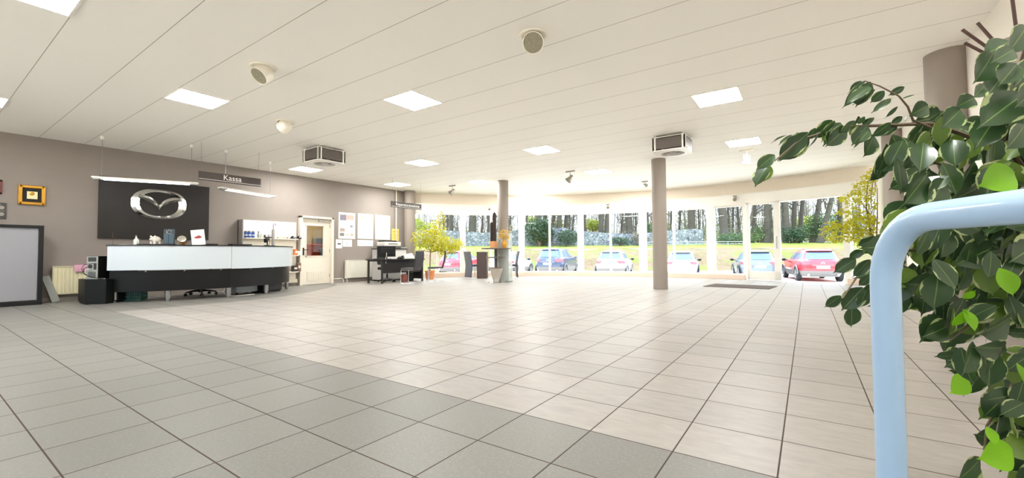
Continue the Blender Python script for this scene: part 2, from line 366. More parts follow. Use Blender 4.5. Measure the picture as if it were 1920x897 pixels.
for i, (a0, a1, mid) in enumerate(bays):
    w = thing('window_%d' % (i+1), '', ''); del w['label']; del w['category']; struct(w)
    f = MB(); arcband(f, a0, a1, .15, .19, CR-.03, CR+.03); arcband(f, a0, a1, HZ-.04, HZ, CR-.03, CR+.03)
    if mid:
        p = circ(a0+(a1-a0)*mid); f.box((p.x, p.y, (HZ+.15)/2), (.06, .085, HZ-.15), rz=a0+(a1-a0)*mid)
    f.build('window_frame', M_frame, w)
    g = MB(); n = 6; g.grid([[circ(a0+(a1-a0)*j/n)+Vector((0, 0, z)) for j in range(n+1)] for z in (.17, HZ-.02)]); g.build('pane', G_clear, w)
w = thing('window_8', '', ''); del w['label']; del w['category']; struct(w)
gp.build('pane', G_clear, w)
# entrance door leaf, white frame with a large pane
dl = thing('door_2', '', ''); del dl['label']; del dl['category']; struct(dl)
pa, pb = circ(th[1403], CR-.12), circ(th[1467], CR-.10); dv = (pb-pa); L = dv.length; dv.normalize(); ang = math.atan2(dv.y, dv.x)
dl.location = pa; dl.rotation_euler = (0, 0, ang)
f = MB()
f.box((.05, 0, 1.235), (.1, .06, 2.43), bevel=.008); f.box((L-.09, 0, 1.235), (.18, .06, 2.43), bevel=.008); f.box((L/2, 0, .15), (L, .06, .26), bevel=.008); f.box((L/2, 0, 2.41), (L, .06, .08), bevel=.008)
f.build('door_frame', M_frame, dl)
MB().box((L/2-.04, 0, 1.32), (L-.27, .008, 2.1)).build('pane', G_clear, dl)
hd = MB().tube([(L-.09, -.03, 1.0), (L-.09, -.075, 1.0), (L-.09, -.075, 1.35), (L-.09, -.03, 1.35)], .011, 8); part(hd.build('handle', W_steel, dl), 'steel pull handle')
# doorway head above the open entrance
dm = MB().box((0, 0, .006), (1.5, 1.1, .012), bevel=.004); dmo = dm.build('floor_mat', pm('mat_pile', '#5b5049', .95, var=.25, scale=90, bump=.5, bscale=300))
dmo.location = (-1.45, 12.45, 0); dmo.rotation_euler = (0, 0, ang+.12)
tag(dmo, 'dark brown entrance mat lying on the floor before the open door', 'mat')
# ------------------------------------------------------------------ door in the grey wall
d1 = thing('door_1', '', ''); del d1['label']; del d1['category']; struct(d1); d1.location = (XL, DY0, 0)
M_door = pm('cream_door', '#e2dac9', .3, var=.03); WD = DY1-DY0
f = MB()
for yy in (.035, WD-.035): f.box((.0, yy, DZ/2), (.26, .07, DZ), bevel=.006)
f.box((0, WD/2, DZ-.03), (.26, WD, .06), bevel=.006); f.build('door_frame', M_door, d1)
pT, pB = onx(573.5, 422.5, XL), onx(606, 480.5, XL); py0, py1, pz0, pz1 = pT.y-DY0, pB.y-DY0, pB.z, pT.z
pz1 = 1.76; pz0 = .84
lf = MB(); x0 = -.02
lf.box((x0, (.07+py0)/2, .985), (.05, py0-.07, 1.95)); lf.box((x0, (py1+WD-.07)/2, .985), (.05, WD-.07-py1, 1.95))
lf.box((x0, (py0+py1)/2, (pz0+.01)/2), (.05, py1-py0, pz0-.01)); lf.box((x0, (py0+py1)/2, (pz1+1.96)/2), (.05, py1-py0, 1.96-pz1))
for a, b in (((py0, pz0), (py1, pz0)), ((py1, pz0), (py1, pz1)), ((py1, pz1), (py0, pz1)), ((py0, pz1), (py0, pz0))):
    lf.box((.012, (a[0]+b[0])/2, (a[1]+b[1])/2), (.022, abs(a[0]-b[0])+.03, abs(a[1]-b[1])+.03))
lf.build('door_leaf', M_door, d1)
MB().box((x0, (py0+py1)/2, (pz0+pz1)/2), (.006, py1-py0, pz1-pz0)).build('pane', G_clear, d1)
hd = MB().box((.012, .16, .98), (.012, .045, .22), bevel=.004).tube([(.02, .16, 1.03), (.06, .16, 1.03), (.065, .2, 1.03), (.065, .29, 1.03)], .011, 8); part(hd.build('door_handle', W_black, d1), 'black lever handle on plate')
dc = MB().box((.035, .72, 1.90), (.05, .22, .05), bevel=.008).tube([(.06, .72, 1.925), (.09, .85, 1.945), (.05, .98, 1.98)], .009, 6); dc.build('door_closer', pm('closer_grey', '#b9b4a8', .4, .6), d1)
vg = MB()
for i in range(9): vg.box((.012, WD/2-.22+.055*i, .25), (.02, .012, .26))
vg.box((.008, WD/2, .25), (.012, .52, .3)); vg.build('vent_grille', M_door, d1)
hg = MB()
for zz in (.25, 1.0, 1.75): hg.tube([(.02, WD-.075, zz-.05), (.02, WD-.075, zz+.05)], .01, 8)
hg.build('hinge', W_steel, d1)
# workshop seen through that door
wk = MB(); M_wk = pm('workshop_paint', '#d8c79a', .8)
wk.box((-16.0, 7.6, 1.5), (.1, 5.0, 3.0)); wk.box((-14.15, 5.05, 1.5), (3.7, .1, 3.0)); wk.box((-14.15, 10.1, 1.5), (3.7, .1, 3.0)); wk.box((-14.15, 7.6, 3.05), (3.8, 5.2, .1)); struct(wk.build('wall_workshop', M_wk, keep=True))
struct(MB().box((-14.15, 7.6, -.05), (3.8, 5.2, .1)).build('floor_workshop', pm('workshop_floor', '#77756c', .6), keep=True))
mc = thing('machine', 'orange-red workshop machine seen through the door pane', 'machine', (-14.4, 8.55, 0))
MB().box((0, 0, .75), (.6, .7, 1.0), bevel=.04).build('housing', pm('orange_red', '#d2502a', .4), mc); MB().box((0, 0, .13), (.5, .6, .24), bevel=.02).build('base', W_black, mc)
MB().box((.1, .05, 1.36), (.3, .4, .22), bevel=.03).build('head', pm('machine_grey', '#77736d', .4), mc)
bn = thing('workbench', 'grey green workbench seen through the lower door pane', 'workbench', (-13.6, 7.95, 0))
MB().box((0, 0, .82), (.6, 1.1, .05), bevel=.01).build('top', pm('bench_green', '#8a9a70', .6), bn)
for sx in (-1, 1):
    for sy in (-1, 1): MB().box((sx*.26, sy*.5, .4), (.05, .05, .8)).build('leg', W_grey, bn)
dr = thing('drum', 'blue drum standing behind the door pane', 'drum', (-13.55, 8.35, .845)); 
MB().lathe([(.0, 0), (.13, 0), (.14, .02), (.135, .12), (.14, .13), (.135, .24), (.14, .26), (.12, .27), (0, .27)], (0, 0, 0), 20).build('barrel', pm('blue_plastic', '#3f7fc4', .4), dr); MB().lathe([(.03, .27), (.03, .29), (0, .29)], (.06, 0, 0), 10).build('cap', W_black, dr)
wl = MB().box((-14.2, 8.0, 2.96), (.3, 1.4, .06)); tag(wl.build('workshop_fill_light', pm('lamp_white_soft', '#fff4dd', .5, emit=14)), 'unseen strip light added to light the workshop behind the door', 'ceiling light')  # unseen lamp, added so the workshop behind the pane is lit
# ------------------------------------------------------------------ ceiling lights
M_diff = pm('light_diffuser', '#ffffff', .5, var=0, emit=LIGHT_E); M_trim = pm('white_trim', '#f2eee6', .5, var=.02)
GX, GY, PX, PY = -.72476, 4.65933, .62454, .6269
cl_spots = [(-11, -4, 'square ceiling panel light nearest the reception counter front edge'), (-8, -7, 'square ceiling panel light cut off by the top left picture edge'), (-15, -7, 'square ceiling panel light cut off at the left picture edge'),
 (-7, -1, 'large square ceiling panel light between the two adjustable downlights mid ceiling'), (-17, 2, 'square ceiling panel light just beyond the hanging fan heater near the grey wall'), (-12, 4, 'square ceiling panel light second in from the grey wall'),
 (-7, 5, 'square ceiling panel light mid room, left of the fan heater over the column'), (-1, 3, 'brightest nearest square ceiling panel light on the right'), (-1, 8, 'square ceiling panel light right of the fan heater, above the single track spot'),
 (-7, 10, 'far square ceiling panel light right of the track spot in the middle'), (-17, 7, 'square ceiling panel light near the hanging repair sign'), (-13, 9, 'square ceiling panel light beside the top of the bar table column'), (-13, 14, 'faint far ceiling panel light close to the window front, left'), (-7, 15, 'faint far ceiling panel light close to the window front, middle'),
 (1, -6, 'added unseen ceiling panel light above the handrail, brightening the front right')]  # this last panel is added out of view to brighten the front right
cl0 = None
for i, j, lab in cl_spots:
    loc = (GX+PX*(i+.5), GY+PY*(j+.5), ZC)
    if cl0 is None:
        cl0 = thing('ceiling_light', lab, 'ceiling light', loc, 0, 'square ceiling panel lights'); w = .305
        f = MB()
        for s in (-1, 1): f.box((s*w, 0, -.004), (.018, .62, .012)); f.box((0, s*w, -.004), (.6, .018, .012))
        f.build('frame', M_trim, cl0); MB().box((0, 0, -.003), (.594, .594, .008)).build('diffuser', M_diff, cl0)
    else: dup(cl0, loc, 0, lab)
# ------------------------------------------------------------------ adjustable downlights
M_lens = pm('spot_reflector', '#a39d88', .25, .35, var=.4, scale=30); M_spot = pm('spot_white', '#efe9da', .4)
def downlight(x, y, aim, lab):
    t = thing('downlight', lab, 'ceiling spotlight', (x, y, ZC), 0, 'adjustable ceiling downlights')
    MB().lathe([(.085, -.001), (.15, -.001), (.15, -.012), (.142, -.016), (.125, -.016), (.118, -.004), (.085, -.004)], n=36).build('trim_ring', M_spot, t)
    a = Vector(aim).normalized(); c = Vector((0, 0, -.075))
    MB().lathe([(.09, .0), (.09, -.06)], (0, 0, 0), 24).build('neck', M_spot, t)
    MB().lathe([(.0, -.09), (.07, -.085), (.1, -.05), (.108, 0), (.11, .085), (.102, .085), (.1, .075)], c, 32, a).build('lamp_housing', M_spot, t)
    f = MB().lathe([(.101, .076), (.085, .045), (.05, .02), (0, .01)], c, 32, a); f.build('reflector', M_lens, t)
    MB().lathe([(.022, .012), (.024, .05), (.012, .062), (0, .064)], c, 14, a).build('bulb', pm('bulb_glass', '#c9c6bd', .1), t)
p = onz(1000, 66, ZC); downlight(p.x, p.y, (.42, -.74, -.5), 'white adjustable ceiling downlight facing the camera, nearest of three')
p = onz(494, 126, ZC); downlight(p.x, p.y, (.07, -.60, -.62), 'white tilted ceiling downlight left, above the counter, glass face visible')
p = onz(535, 228, ZC); downlight(p.x, p.y, (-.83, -.2, -.48), 'small white ceiling downlight seen from behind, turned to the logo wall')
# ------------------------------------------------------------------ fan heaters
M_mesh = pm('heater_fins', '#4a423d', .5, var=.2)
def finmat():
    m = bpy.data.materials.new('fin_coil'); m.use_nodes = True; nt = m.node_tree; n = nt.nodes; l = nt.links; b = n['Principled BSDF']
    tc = n.new('ShaderNodeTexCoord'); w = n.new('ShaderNodeTexWave'); w.bands_direction = 'Z'; w.inputs['Scale'].default_value = 22; w.inputs['Distortion'].default_value = .6
    l.new(tc.outputs['Object'], w.inputs['Vector']); r = n.new('ShaderNodeMix'); r.data_type = 'RGBA'; r.inputs['A'].default_value = lin('#2f2926'); r.inputs['B'].default_value = lin('#8a8078')
    l.new(w.outputs['Fac'], r.inputs['Factor']); l.new(r.outputs['Result'], b.inputs['Base Color']); b.inputs['Roughness'].default_value = .45; b.inputs['Metallic'].default_value = .3; return m
M_fin = finmat()
def fan_heater(x, y, lab):
    t = thing('fan_heater', lab, 'fan heater', (x, y, ZC), 0, 'ceiling fan heaters'); s = .31; zt, zb = -.05, -.30
    for a in range(4):
        q = Matrix.Rotation(a*math.pi/2, 3, 'Z'); c = q @ Vector((s-.02, 0, (zt+zb)/2)); MB().box(c, (.03, .46, .2), mat=q).build('coil', M_fin, t)
    fr = MB()
    for sx in (-1, 1):
        for sy in (-1, 1):
            fr.box((sx*(s-.035), sy*(s-.02), (zt+zb)/2), (.07, .04, .25), bevel=.006); fr.box((sx*(s-.02), sy*(s-.035), (zt+zb)/2), (.04, .07, .25), bevel=.006)
    fr.box((0, 0, zt+.005), (2*s, 2*s, .012)); fr.build('frame', M_white, t)
    n = 40; bp = MB(); inn = []; out = []; rr = .22
    for k in range(n):
        a = 2*math.pi*k/n; ca, sa = math.cos(a), math.sin(a); e = 6; q = (abs(ca)**e+abs(sa)**e)**(-1/e)*(s+.015); inn.append((rr*ca, rr*sa)); out.append((q*ca, q*sa))
    z0, z1 = zb-.02, zb
    bp.grid([[Vector((*p, z1)) for p in out], [Vector((*p, z0)) for p in out], [Vector((*p, z0-.012)) for p in [(u*1.12, v*1.12) for u, v in inn]], [Vector((*p, z0-.012)) for p in inn], [Vector((*p, z1+.02)) for p in inn]], True, closed=True)
    bp.build('bottom_plate', M_white, t)
    MB().lathe([(0, zb+.03), (.225, zb+.03), (.225, zb+.022), (0, zb+.022)], n=30).build('fan_backing', W_black, t)
    fb = MB(); fb.lathe([(0, zb-.012), (.05, zb-.012), (.055, zb+.02), (0, zb+.02)], n=16)
    for k in range(6):
        a = k*math.pi/3; fb.slab([[Vector((r*math.cos(a+o), r*math.sin(a+o), zb-.004+.02*w)) for w, o in ((0, -.28), (.5, 0), (1, .28))] for r in (.05, .12, .2)], (0, 0, .004))
    fb.build('fan', pm('fan_grey', '#6b635c', .4), t)
    gd = MB()
    for r in (.08, .13, .18): gd.tube([(r*math.cos(2*math.pi*i/24), r*math.sin(2*math.pi*i/24), zb-.022) for i in range(25)], .0025, 5, False)
    for a in range(4): gd.tube([(-.22*math.cos(a*math.pi/4), -.22*math.sin(a*math.pi/4), zb-.022), (.22*math.cos(a*math.pi/4), .22*math.sin(a*math.pi/4), zb-.022)], .0025, 5)
    gd.build('guard', M_white, t)
    for sx in (-1, 1):
        for sy in (-1, 1):
            b = MB(); b.tube([(sx*(s-.05), sy*(s-.05), zt), (sx*(s-.05), sy*(s-.05), 0)], .008, 6); b.box((sx*(s-.05), sy*(s-.05), -.004), (.07, .05, .008)); b.build('bracket', W_white, t)
M_white = pm('enamel_white', '#efece4', .35)
p = onz(608, 297, 2.98); fan_heater(p.x, p.y, 'boxy fan heater hung under the ceiling on the left, beyond the cash desk sign')
p = onz(1261, 276, 2.98); fan_heater(p.x, p.y, 'boxy fan heater hung under the ceiling on the right, above the free-standing column')
# ------------------------------------------------------------------ track spots
M_tspot = pm('spot_grey', '#8d857b', .35, .5)
def track_spot(loc, aim, lab, s=1, mat=None, rail=.28):
    t = thing('track_spot', lab, 'spotlight', loc, 0, 'small stem spotlights'); mat = mat or M_tspot; a = Vector(aim).normalized()
    MB().box((0, 0, -.015), (rail, .04, .03), bevel=.005).build('mount', mat, t)
    st = MB().tube([(0, 0, -.03), (0, 0, -.1*s)], .008, 8); side = Vector((-a.y, a.x, 0)).normalized() if abs(a.z) < .99 else Vector((1, 0, 0)); c = Vector((0, 0, -.2*s))
    st.tube([(0, 0, -.1*s)]+[Vector((0, 0, -.1*s))+side*.07*s, c+side*.075*s], .007, 6); st.tube([(0, 0, -.1*s), Vector((0, 0, -.1*s))-side*.07*s, c-side*.075*s], .007, 6); st.build('yoke', mat, t)
    MB().lathe([(0, -.1*s), (.035*s, -.1*s), (.04*s, -.03*s), (.062*s, .0), (.066*s, .05*s), (.09*s, .06*s), (.092*s, .11*s), (.082*s, .11*s), (.078*s, .08*s)], c, 22, a).build('lamp_head', mat, t)
    MB().lathe([(.08*s, .085*s), (.05*s, .06*s), (0, .05*s)], c, 18, a).build('lens', M_lens, t)
for (x, y), aim, lab in (((848, 348), (-.5, -.45, -.75), 'grey stem spotlight on the ceiling left of the bar table column'), ((1069, 321), (-.55, -.35, -.75), 'grey stem spotlight on the ceiling between the two far round columns')):
    p = onz(x, y, ZC); track_spot((p.x, p.y, ZC), aim, lab)
p = onz(1400, 281, ZC); track_spot((p.x, p.y, ZC), (-.1, .15, -1), 'white stem spotlight pointing down below the far right ceiling panel', 1, M_spot, .3)
p = onz(1209, 340, ZC); track_spot((p.x, p.y, ZC), (.6, -.2, -.3), 'tiny spotlight on the far ceiling left of the free-standing column', .6, M_tspot, .2)
for x, lab in ((1142, 'small spotlight clamped on the window head above the white car'), (1383, 'small spotlight arm on the window head left of the entrance door'), (917, 'small white spotlight on the window head beside the cactus')):
    a = px_ang(x); p = circ(a, CR-.14); track_spot((p.x, p.y, 2.72), (-math.cos(a), -math.sin(a), -.6), lab, .55, M_spot if x == 917 else M_tspot, .12)
# ------------------------------------------------------------------ hanging signs
M_sign = pm('sign_brown', '#4a423d', .5, var=.03); M_letter = pm('sign_letters', '#f6f4ee', .5, var=0)
def hang_sign(x, y0, y1, z0, z1, txt, size, off, lab, wires):
    t = thing('hanging_sign', lab, 'sign', (x, (y0+y1)/2, z0)); w = y1-y0; h = z1-z0
    MB().box((0, 0, h/2), (.025, w, h), bevel=.004).build('board', M_sign, t)
    MB().box((.0135, 0, .028), (.002, w-.01, .008)).build('stripe', M_letter, t)
    text_mesh(txt, size, 'lettering', M_letter, t, Matrix.Translation((.0135, off, h*.56)) @ FACE_X, .001)
    for yw, xo in wires:
        MB().tube([(0, yw*.97, h), (xo, yw, ZC-z0)], .0025, 5).build('wire', W_steel, t)
hang_sign(-9.98, 3.42, 4.60, 2.405, 2.585, 'Kassa', .155, .02, 'dark brown hanging sign reading Kassa above the counter', ((-.55, 0), (.55, 0)))
hang_sign(-10.2, 8.40, 9.62, 2.30, 2.48, 'Reparaturannahme', .125, .04, 'dark brown hanging sign reading Reparaturannahme above the desk', ((-.55, 0), (.58, 0)))
# ------------------------------------------------------------------ pendant strip lights over the counter
M_tube = pm('lit_tube', '#ffffff', .4, var=0, emit=3.5)
def strip_light(p0, p1, z, lab):
    v = Vector((p1[0]-p0[0], p1[1]-p0[1], 0)); L = v.length; rz = math.atan2(v.y, v.x); c = ((p0[0]+p1[0])/2, (p0[1]+p1[1])/2, z)
    t = thing('pendant_light', lab, 'pendant light', c, rz, 'strip pendants over the counter')
    hl = L/2+.13
    MB().box((0, 0, .045), (2*hl, .13, .03), bevel=.006).build('housing', W_white, t)
    for s in (-1, 1): MB().tube([(-hl+.16, s*.03, .018), (hl-.16, s*.03, .018)], .014, 10).build('tube', M_tube, t)
    for s in (-1, 1): MB().box((s*(hl-.08), 0, .02), (.12, .1, .03), bevel=.005).build('end_cap', W_steel, t)
    for s in (-1, 1):
        w = MB().tube([(s*L/2, 0, .06), (s*L/2, 0, ZC-z-.05)], .003, 5); w.build('wire', W_steel, t)
        MB().lathe([(0, ZC-z-.065), (.03, ZC-z-.06), (.035, ZC-z), (0, ZC-z)], (s*L/2, 0, 0), 14).build('ceiling_hook', W_white, t)
strip_light((-11.05, 2.21), (-10.44, 3.45), 2.34, 'longer looking lit strip pendant hanging in front of the black logo panel')
strip_light((-10.39, 4.06), (-10.84, 5.22), 2.30, 'lit strip pendant hanging right below the Kassa sign')
# ------------------------------------------------------------------ logo panel on the wall
lp = thing('logo_panel', 'large dark grey wall panel carrying a chrome winged oval emblem', 'wall panel', (XL, 3.37, 1.26))
MB().box((.03, 0, .65), (.06, 1.98, 1.30), bevel=.004).build('panel', pm('panel_black', '#231f1d', .32, spec=.35, var=.04), lp)
def emblem(mb, w, h, d, n=72):
    """winged oval: ridged ring plus a V wing joined to it"""
    def sup(k, a, b, e=2.35):
        t = 2*math.pi*k/n; c, s = math.cos(t), math.sin(t); return (a*math.copysign(abs(c)**(2/e), c), b*math.copysign(abs(s)**(2/e), s))
    ro = [sup(k, w, h) for k in range(n)]
    ri = [sup(k, w*.70, h*.795) for k in range(n)]
    rm = [((a[0]*.52+b[0]*.48), (a[1]*.52+b[1]*.48)) for a, b in zip(ro, ri)]
    F = lambda p, x: Vector((x, p[0], p[1]))
    mb.grid([[F(p, 0) for p in ro], [F(p, d*.45) for p in ro], [F(p, d) for p in rm], [F(p, d*.4) for p in ri], [F(p, 0) for p in ri]], False, closed=True)
    up = []; lo = []; md = []
    wing = [(0, -.06, -.42), (.03, .0, -.35), (.06, .07, -.27), (.10, .15, -.18), (.16, .25, -.08), (.24, .35, .01), (.35, .44, .09), (.46, .50, .16), (.57, .54, .22), (.68, .565, .26), (.76, .57, .28)]
    for s, (u, a, b) in [(-1, q) for q in wing[:0:-1]]+[(1, q) for q in wing]:
        up.append((s*u*w, a*h)); lo.append((s*u*w, b*h)); md.append((s*u*w, (a*.45+b*.55)*h))
    mb.grid([[F(p, 0) for p in up], [F(p, d*.4) for p in up], [F(p, d*1.02) for p in md], [F(p, d*.35) for p in lo], [F(p, 0) for p in lo]], False)
e = MB(); emblem(e, .505, .335, .07); eo = e.build('emblem', pm('emblem_chrome', '#eeeeec', .16, 1, .02), lp); eo.location = (.06, .01, .79); part(eo, 'chrome winged oval emblem')
# ------------------------------------------------------------------ pictures on the left wall
M_gold = pm('gold_frame', '#b98a34', .3, .8, var=.25, scale=40)
gf = thing('picture_frame', 'small gold framed picture with black mount on the grey wall', 'picture', (XL, 1.455, 1.865))
f = MB(); w, h, b = .175, .185, .055
for s in (-1, 1): f.box((.025, s*(w-b/2), h), (.05, b, 2*h), bevel=.012); f.box((.025, 0, h+s*(h-b/2)), (.05, 2*w-.02, b), bevel=.012)
f.build('frame', M_gold, gf); MB().box((.008, 0, h), (.014, 2*w-.08, 2*h-.08)).build('mount', pm('mount_black', '#171310', .7), gf)
pc = MB().box((.017, .005, h-.0), (.006, .135, .14)); pc.build('print', pm('print_cream', '#f2e4b4', .6), gf); MB().lathe([(.028, 0), (.034, .003), (.022, .006), (.02, .002)], (.02, .0, h+.03), 20, (1, 0, 0)).build('medallion', M_gold, gf)
rf = thing('picture_frame', 'dark red framed picture at the very left picture edge', 'picture', (XL, .945, 2.03))
f = MB()
for s in (-1, 1): f.box((.015, s*.13, .13), (.03, .03, .26)); f.box((.015, 0, .13+s*.115), (.03, .28, .03))
f.build('frame', pm('red_wood', '#6d2a22', .4), rf); MB().box((.006, 0, .13), (.01, .24, .22)).build('print', pm('print_red', '#9c5a4a', .6), rf)
dp = thing('plaque', 'dark plaque with pale symbols above the tall screen at left edge', 'plaque', (XL, .99, 1.575))
MB().box((.008, 0, .15), (.016, .32, .3), bevel=.003).build('board', pm('plaque_dark', '#3b3733', .5), dp)
q = MB()
for zz in (.21, .09):
    for yy in (-.06, .02, .1): q.lathe([(.022, 0), (.034, 0), (.034, .004), (.022, .004)], (.016, yy, zz), 16, (1, 0, 0))
q.box((.0175, 0, .15), (.003, .28, .006)); q.box((.0175, .02, .265), (.003, .14, .012)); q.build('symbols', pm('symbol_grey', '#9b9488', .6), dp)
# ------------------------------------------------------------------ framed partition screen
ps = thing('partition_screen', 'tall grey fabric screen in a black frame at the left edge', 'partition', (-11.75, .895, 0), R(0))
pW, pH = 1.35, 1.46
sf = MB(); 
for s in (-1, 1): sf.box((0, s*(pW/2-.03), pH/2), (.2, .06, pH), bevel=.006)
sf.box((0, 0, pH-.025), (.2, pW-.1, .05), bevel=.006); sf.box((0, 0, .04), (.2, pW-.1, .08), bevel=.006); sf.build('frame', W_black, ps)
MB().box((.0, 0, pH/2+.02), (.12, pW-.12, pH-.13), bevel=.01).build('panel', pm('grey_fabric', '#97969a', .85, var=.06, scale=50, bump=.2, bscale=400), ps)
ln = MB(); ln.box((0, 0, .26), (.03, .11, .52), bevel=.004); lo_ = ln.build('leaning_board', pm('board_grey', '#8d8f88', .6)); lo_.rotation_euler = (R(16), R(-7), 0); lo_.location = (-11.86, 1.78, .015); tag(lo_, 'narrow grey board leaning on the floor between screen and radiator', 'board')
# ------------------------------------------------------------------ radiators
M_rad = pm('radiator_white', '#ece8da', .4); M_radc = pm('radiator_cream', '#e8e0bc', .4)
def radiator(y0, y1, z0, z1, mat, nf, lab, ribs=True):
    w = y1-y0; h = z1-z0; t = thing('radiator', lab, 'radiator', (XL+.09, (y0+y1)/2, z0))
    b = MB(); b.box((.0, 0, h/2), (.05, w-.02, h-.02), bevel=.006)
    for i in range(nf):
        yy = -w/2+.03+(w-.06)*i/(nf-1); b.box((.032, yy, h/2), (.022, (w-.06)/(nf-1)*.62, h-.05), bevel=.009)
    b.build('panel', mat, t)
    g = MB(); g.box((.0, 0, h-.004), (.1, w, .012), bevel=.003)
    for s in (-1, 1): g.box((.0, s*(w/2-.004), h/2), (.1, .012, h-.01), bevel=.003)
    g.build('casing', mat, t)
    for s in (-1, 1): MB().box((-.05, s*w*.32, h*.55), (.07, .04, h*.7)).build('bracket', mat, t)
    v = MB().lathe([(0, 0), (.02, .0), (.026, .02), (.022, .06), (0, .065)], (.03, w/2+.01, h-.05), 12, (0, 1, 0)); v.build('valve', W_white, t)
    pf = MB().tube([(0, -w/2+.05, 0), (0, -w/2+.05, -z0)], .011, 8); pf.build('pipe', W_white, t)
    return t
radiator(1.74, 2.38, .13, .69, M_radc, 11, 'cream ribbed radiator left of the counter with a pink cloth on it')
radiator(8.12, 9.35, .12, .70, M_rad, 30, 'white ribbed radiator on the grey wall behind the desk')
pk = MB(); rows = [[Vector((x, y, z)) for y in (2.03, 2.12, 2.21, 2.3, 2.38)] for x, z in ((-12.065, .62), (-12.065, .70), (-12.03, .712), (-11.98, .712), (-11.945, .70), (-11.94, .64), (-11.938, .575))]
pk.slab(rows, (.004, 0, .004)); tag(pk.build('cloth', pm('pink_cloth', '#e2a9bd', .9, var=.08, bump=.3)), 'pink cloth draped over the top of the cream radiator', 'cloth')
# ------------------------------------------------------------------ reception counter (an arc of about 2.1 m radius)
KX, KY = -12.15, 4.0
def kp(a, r, z=0): return Vector((KX+r*math.cos(a), KY+r*math.sin(a), z))
def kang(px, r):                     # angle on the counter arc met by the sight line of picture column px
    d = ray(px, 470); a = d.x**2+d.y**2; b = -2*(d.x*KX+d.y*KY); c = KX*KX+KY*KY-r*r
    q = b*b-4*a*c; t = (-b-math.sqrt(max(q, 0)))/(2*a); return math.atan2(d.y*t-KY, d.x*t-KX)
def ktop(px, r=2.0, z=1.1005): return kp(kang(px, r), r, z)
K0 = Vector((-10.6, 4.0, 0))
rc = thing('reception_counter', 'long curved reception counter, white upper front over black wood', 'counter', K0)
M_kw = pm('counter_white', '#ccd5da', .25, var=.01); M_kb = pm('black_wood', '#0c0b0b', .42, spec=.3, var=.25, scale=30); M_ktop = pm('counter_top_black', '#141414', .25)
def kband(a0, a1, r0, r1, z0, z1, n=16):
    mb = MB(); A = [a0+(a1-a0)*i/n for i in range(n+1)]
    pro = lambda a: [kp(a, r0, z0)-K0, kp(a, r1, z0)-K0, kp(a, r1, z1)-K0, kp(a, r0, z1)-K0]
    rows = [pro(a) for a in A]
    for j in range(4): mb.grid([[r[j] for r in rows], [r[(j+1) % 4] for r in rows]])
    mb.add(rows[0], [[0, 1, 2, 3]]); mb.add(rows[-1], [[3, 2, 1, 0]]); return mb
aL, aM, aR = kang(199, 2.2), kang(434.5, 2.2), kang(552, 2.2)
bL, bR = kang(206, 2.14), kang(546, 2.14)
aL = max(aL, R(-52)); aR = min(aR, R(60)); bR = min(bR, R(56))
kband(aL, aM-.0015, 2.17, 2.2, .615, 1.075).build('front_panel', M_kw, rc); kband(aM+.0015, aR, 2.17, 2.2, .605, 1.075).build('front_panel', M_kw, rc)
bM = kang(432, 2.14)
part(kband(bL, bM-.0012, 2.1, 2.14, .205, .60).build('lower_panel', M_kb, rc), 'black wood lower front panel'); part(kband(bM+.0012, bR, 2.1, 2.14, .205, .60).build('lower_panel', M_kb, rc), 'black wood lower front panel')
kband(aL-.008, aR+.004, 1.86, 2.215, 1.076, 1.10).build('top', M_ktop, rc); kband(bL, bR, 1.35, 2.1, .70, .73).build('work_surface', M_kb, rc)
for a in (bL+.004, bR-.004): kband(a-.006, a+.006, 1.5, 2.1, .22, .70, 1).build('end_panel', M_kb, rc)
kband(aL, aR, 1.9, 1.93, .73, 1.076).build('inner_panel', M_kb, rc)
for px, y in ((216, 569.5), (316.6, 565.4), (429.4, 557.3), (499.5, 550.6), (538.6, 544)):
    a = kang(px, 2.07); p = kp(a, 2.07)-K0
    MB().lathe([(0, 0), (.034, 0), (.036, .004), (.036, .05), (.05, .05), (.05, .21), (0, .21)][2:], p, 18).build('leg', W_steel, rc)
sf = MB()
for a in [aL+(aR-aL)*k/7 for k in range(1, 7)]: p = kp(a, 2.15)-K0; sf.tube([p+Vector((0, 0, .58)), p+Vector((0, 0, .63))], .014, 8)
sf.build('spacer', W_steel, rc)
# black pedestal cabinet and computer tower left of the counter
pc = thing('pedestal_cabinet', 'low black cabinet at the left end of the reception counter', 'cabinet', (-11.1, 2.3, 0))
PP = [(-11.42, 2.0), (-10.87, 1.99), (-10.69, 2.24), (-10.98, 2.62), (-11.42, 2.62)]
MB().prism([(x+11.1, y-2.3) for x, y in PP], .03, .455).build('body', pm('cabinet_black', '#080808', .45, spec=.3, var=.1), pc)
MB().prism([((x+11.1)*.94, (y-2.3)*.94) for x, y in PP], 0, .03).build('plinth', W_black, pc)
ct = thing('computer_tower', 'computer tower showing its silver back panel on the low black cabinet', 'computer', (-11.1, 2.28, .456), R(34))
MB().box((.0, .02, .215), (.22, .46, .43), bevel=.006).build('case', W_black, ct)
bp = MB().box((0, -.212, .215), (.21, .006, .42)); bp.build('back_panel', pm('bare_steel', '#b9bcb6', .4, .6), ct)
pt = MB(); pt.box((-.0, -.217, .37), (.15, .006, .08)); 
for k in range(5): pt.box((.0, -.217, .13-.022*k), (.14, .006, .012))
pt.lathe([(0, 0), (.04, 0), (.04, .005), (0, .005)], (-.035, -.215, .24), 18, (0, -1, 0)); pt.box((.055, -.217, .24), (.05, .006, .12)); pt.build('ports', pm('port_dark', '#3c3d3c', .5), ct)
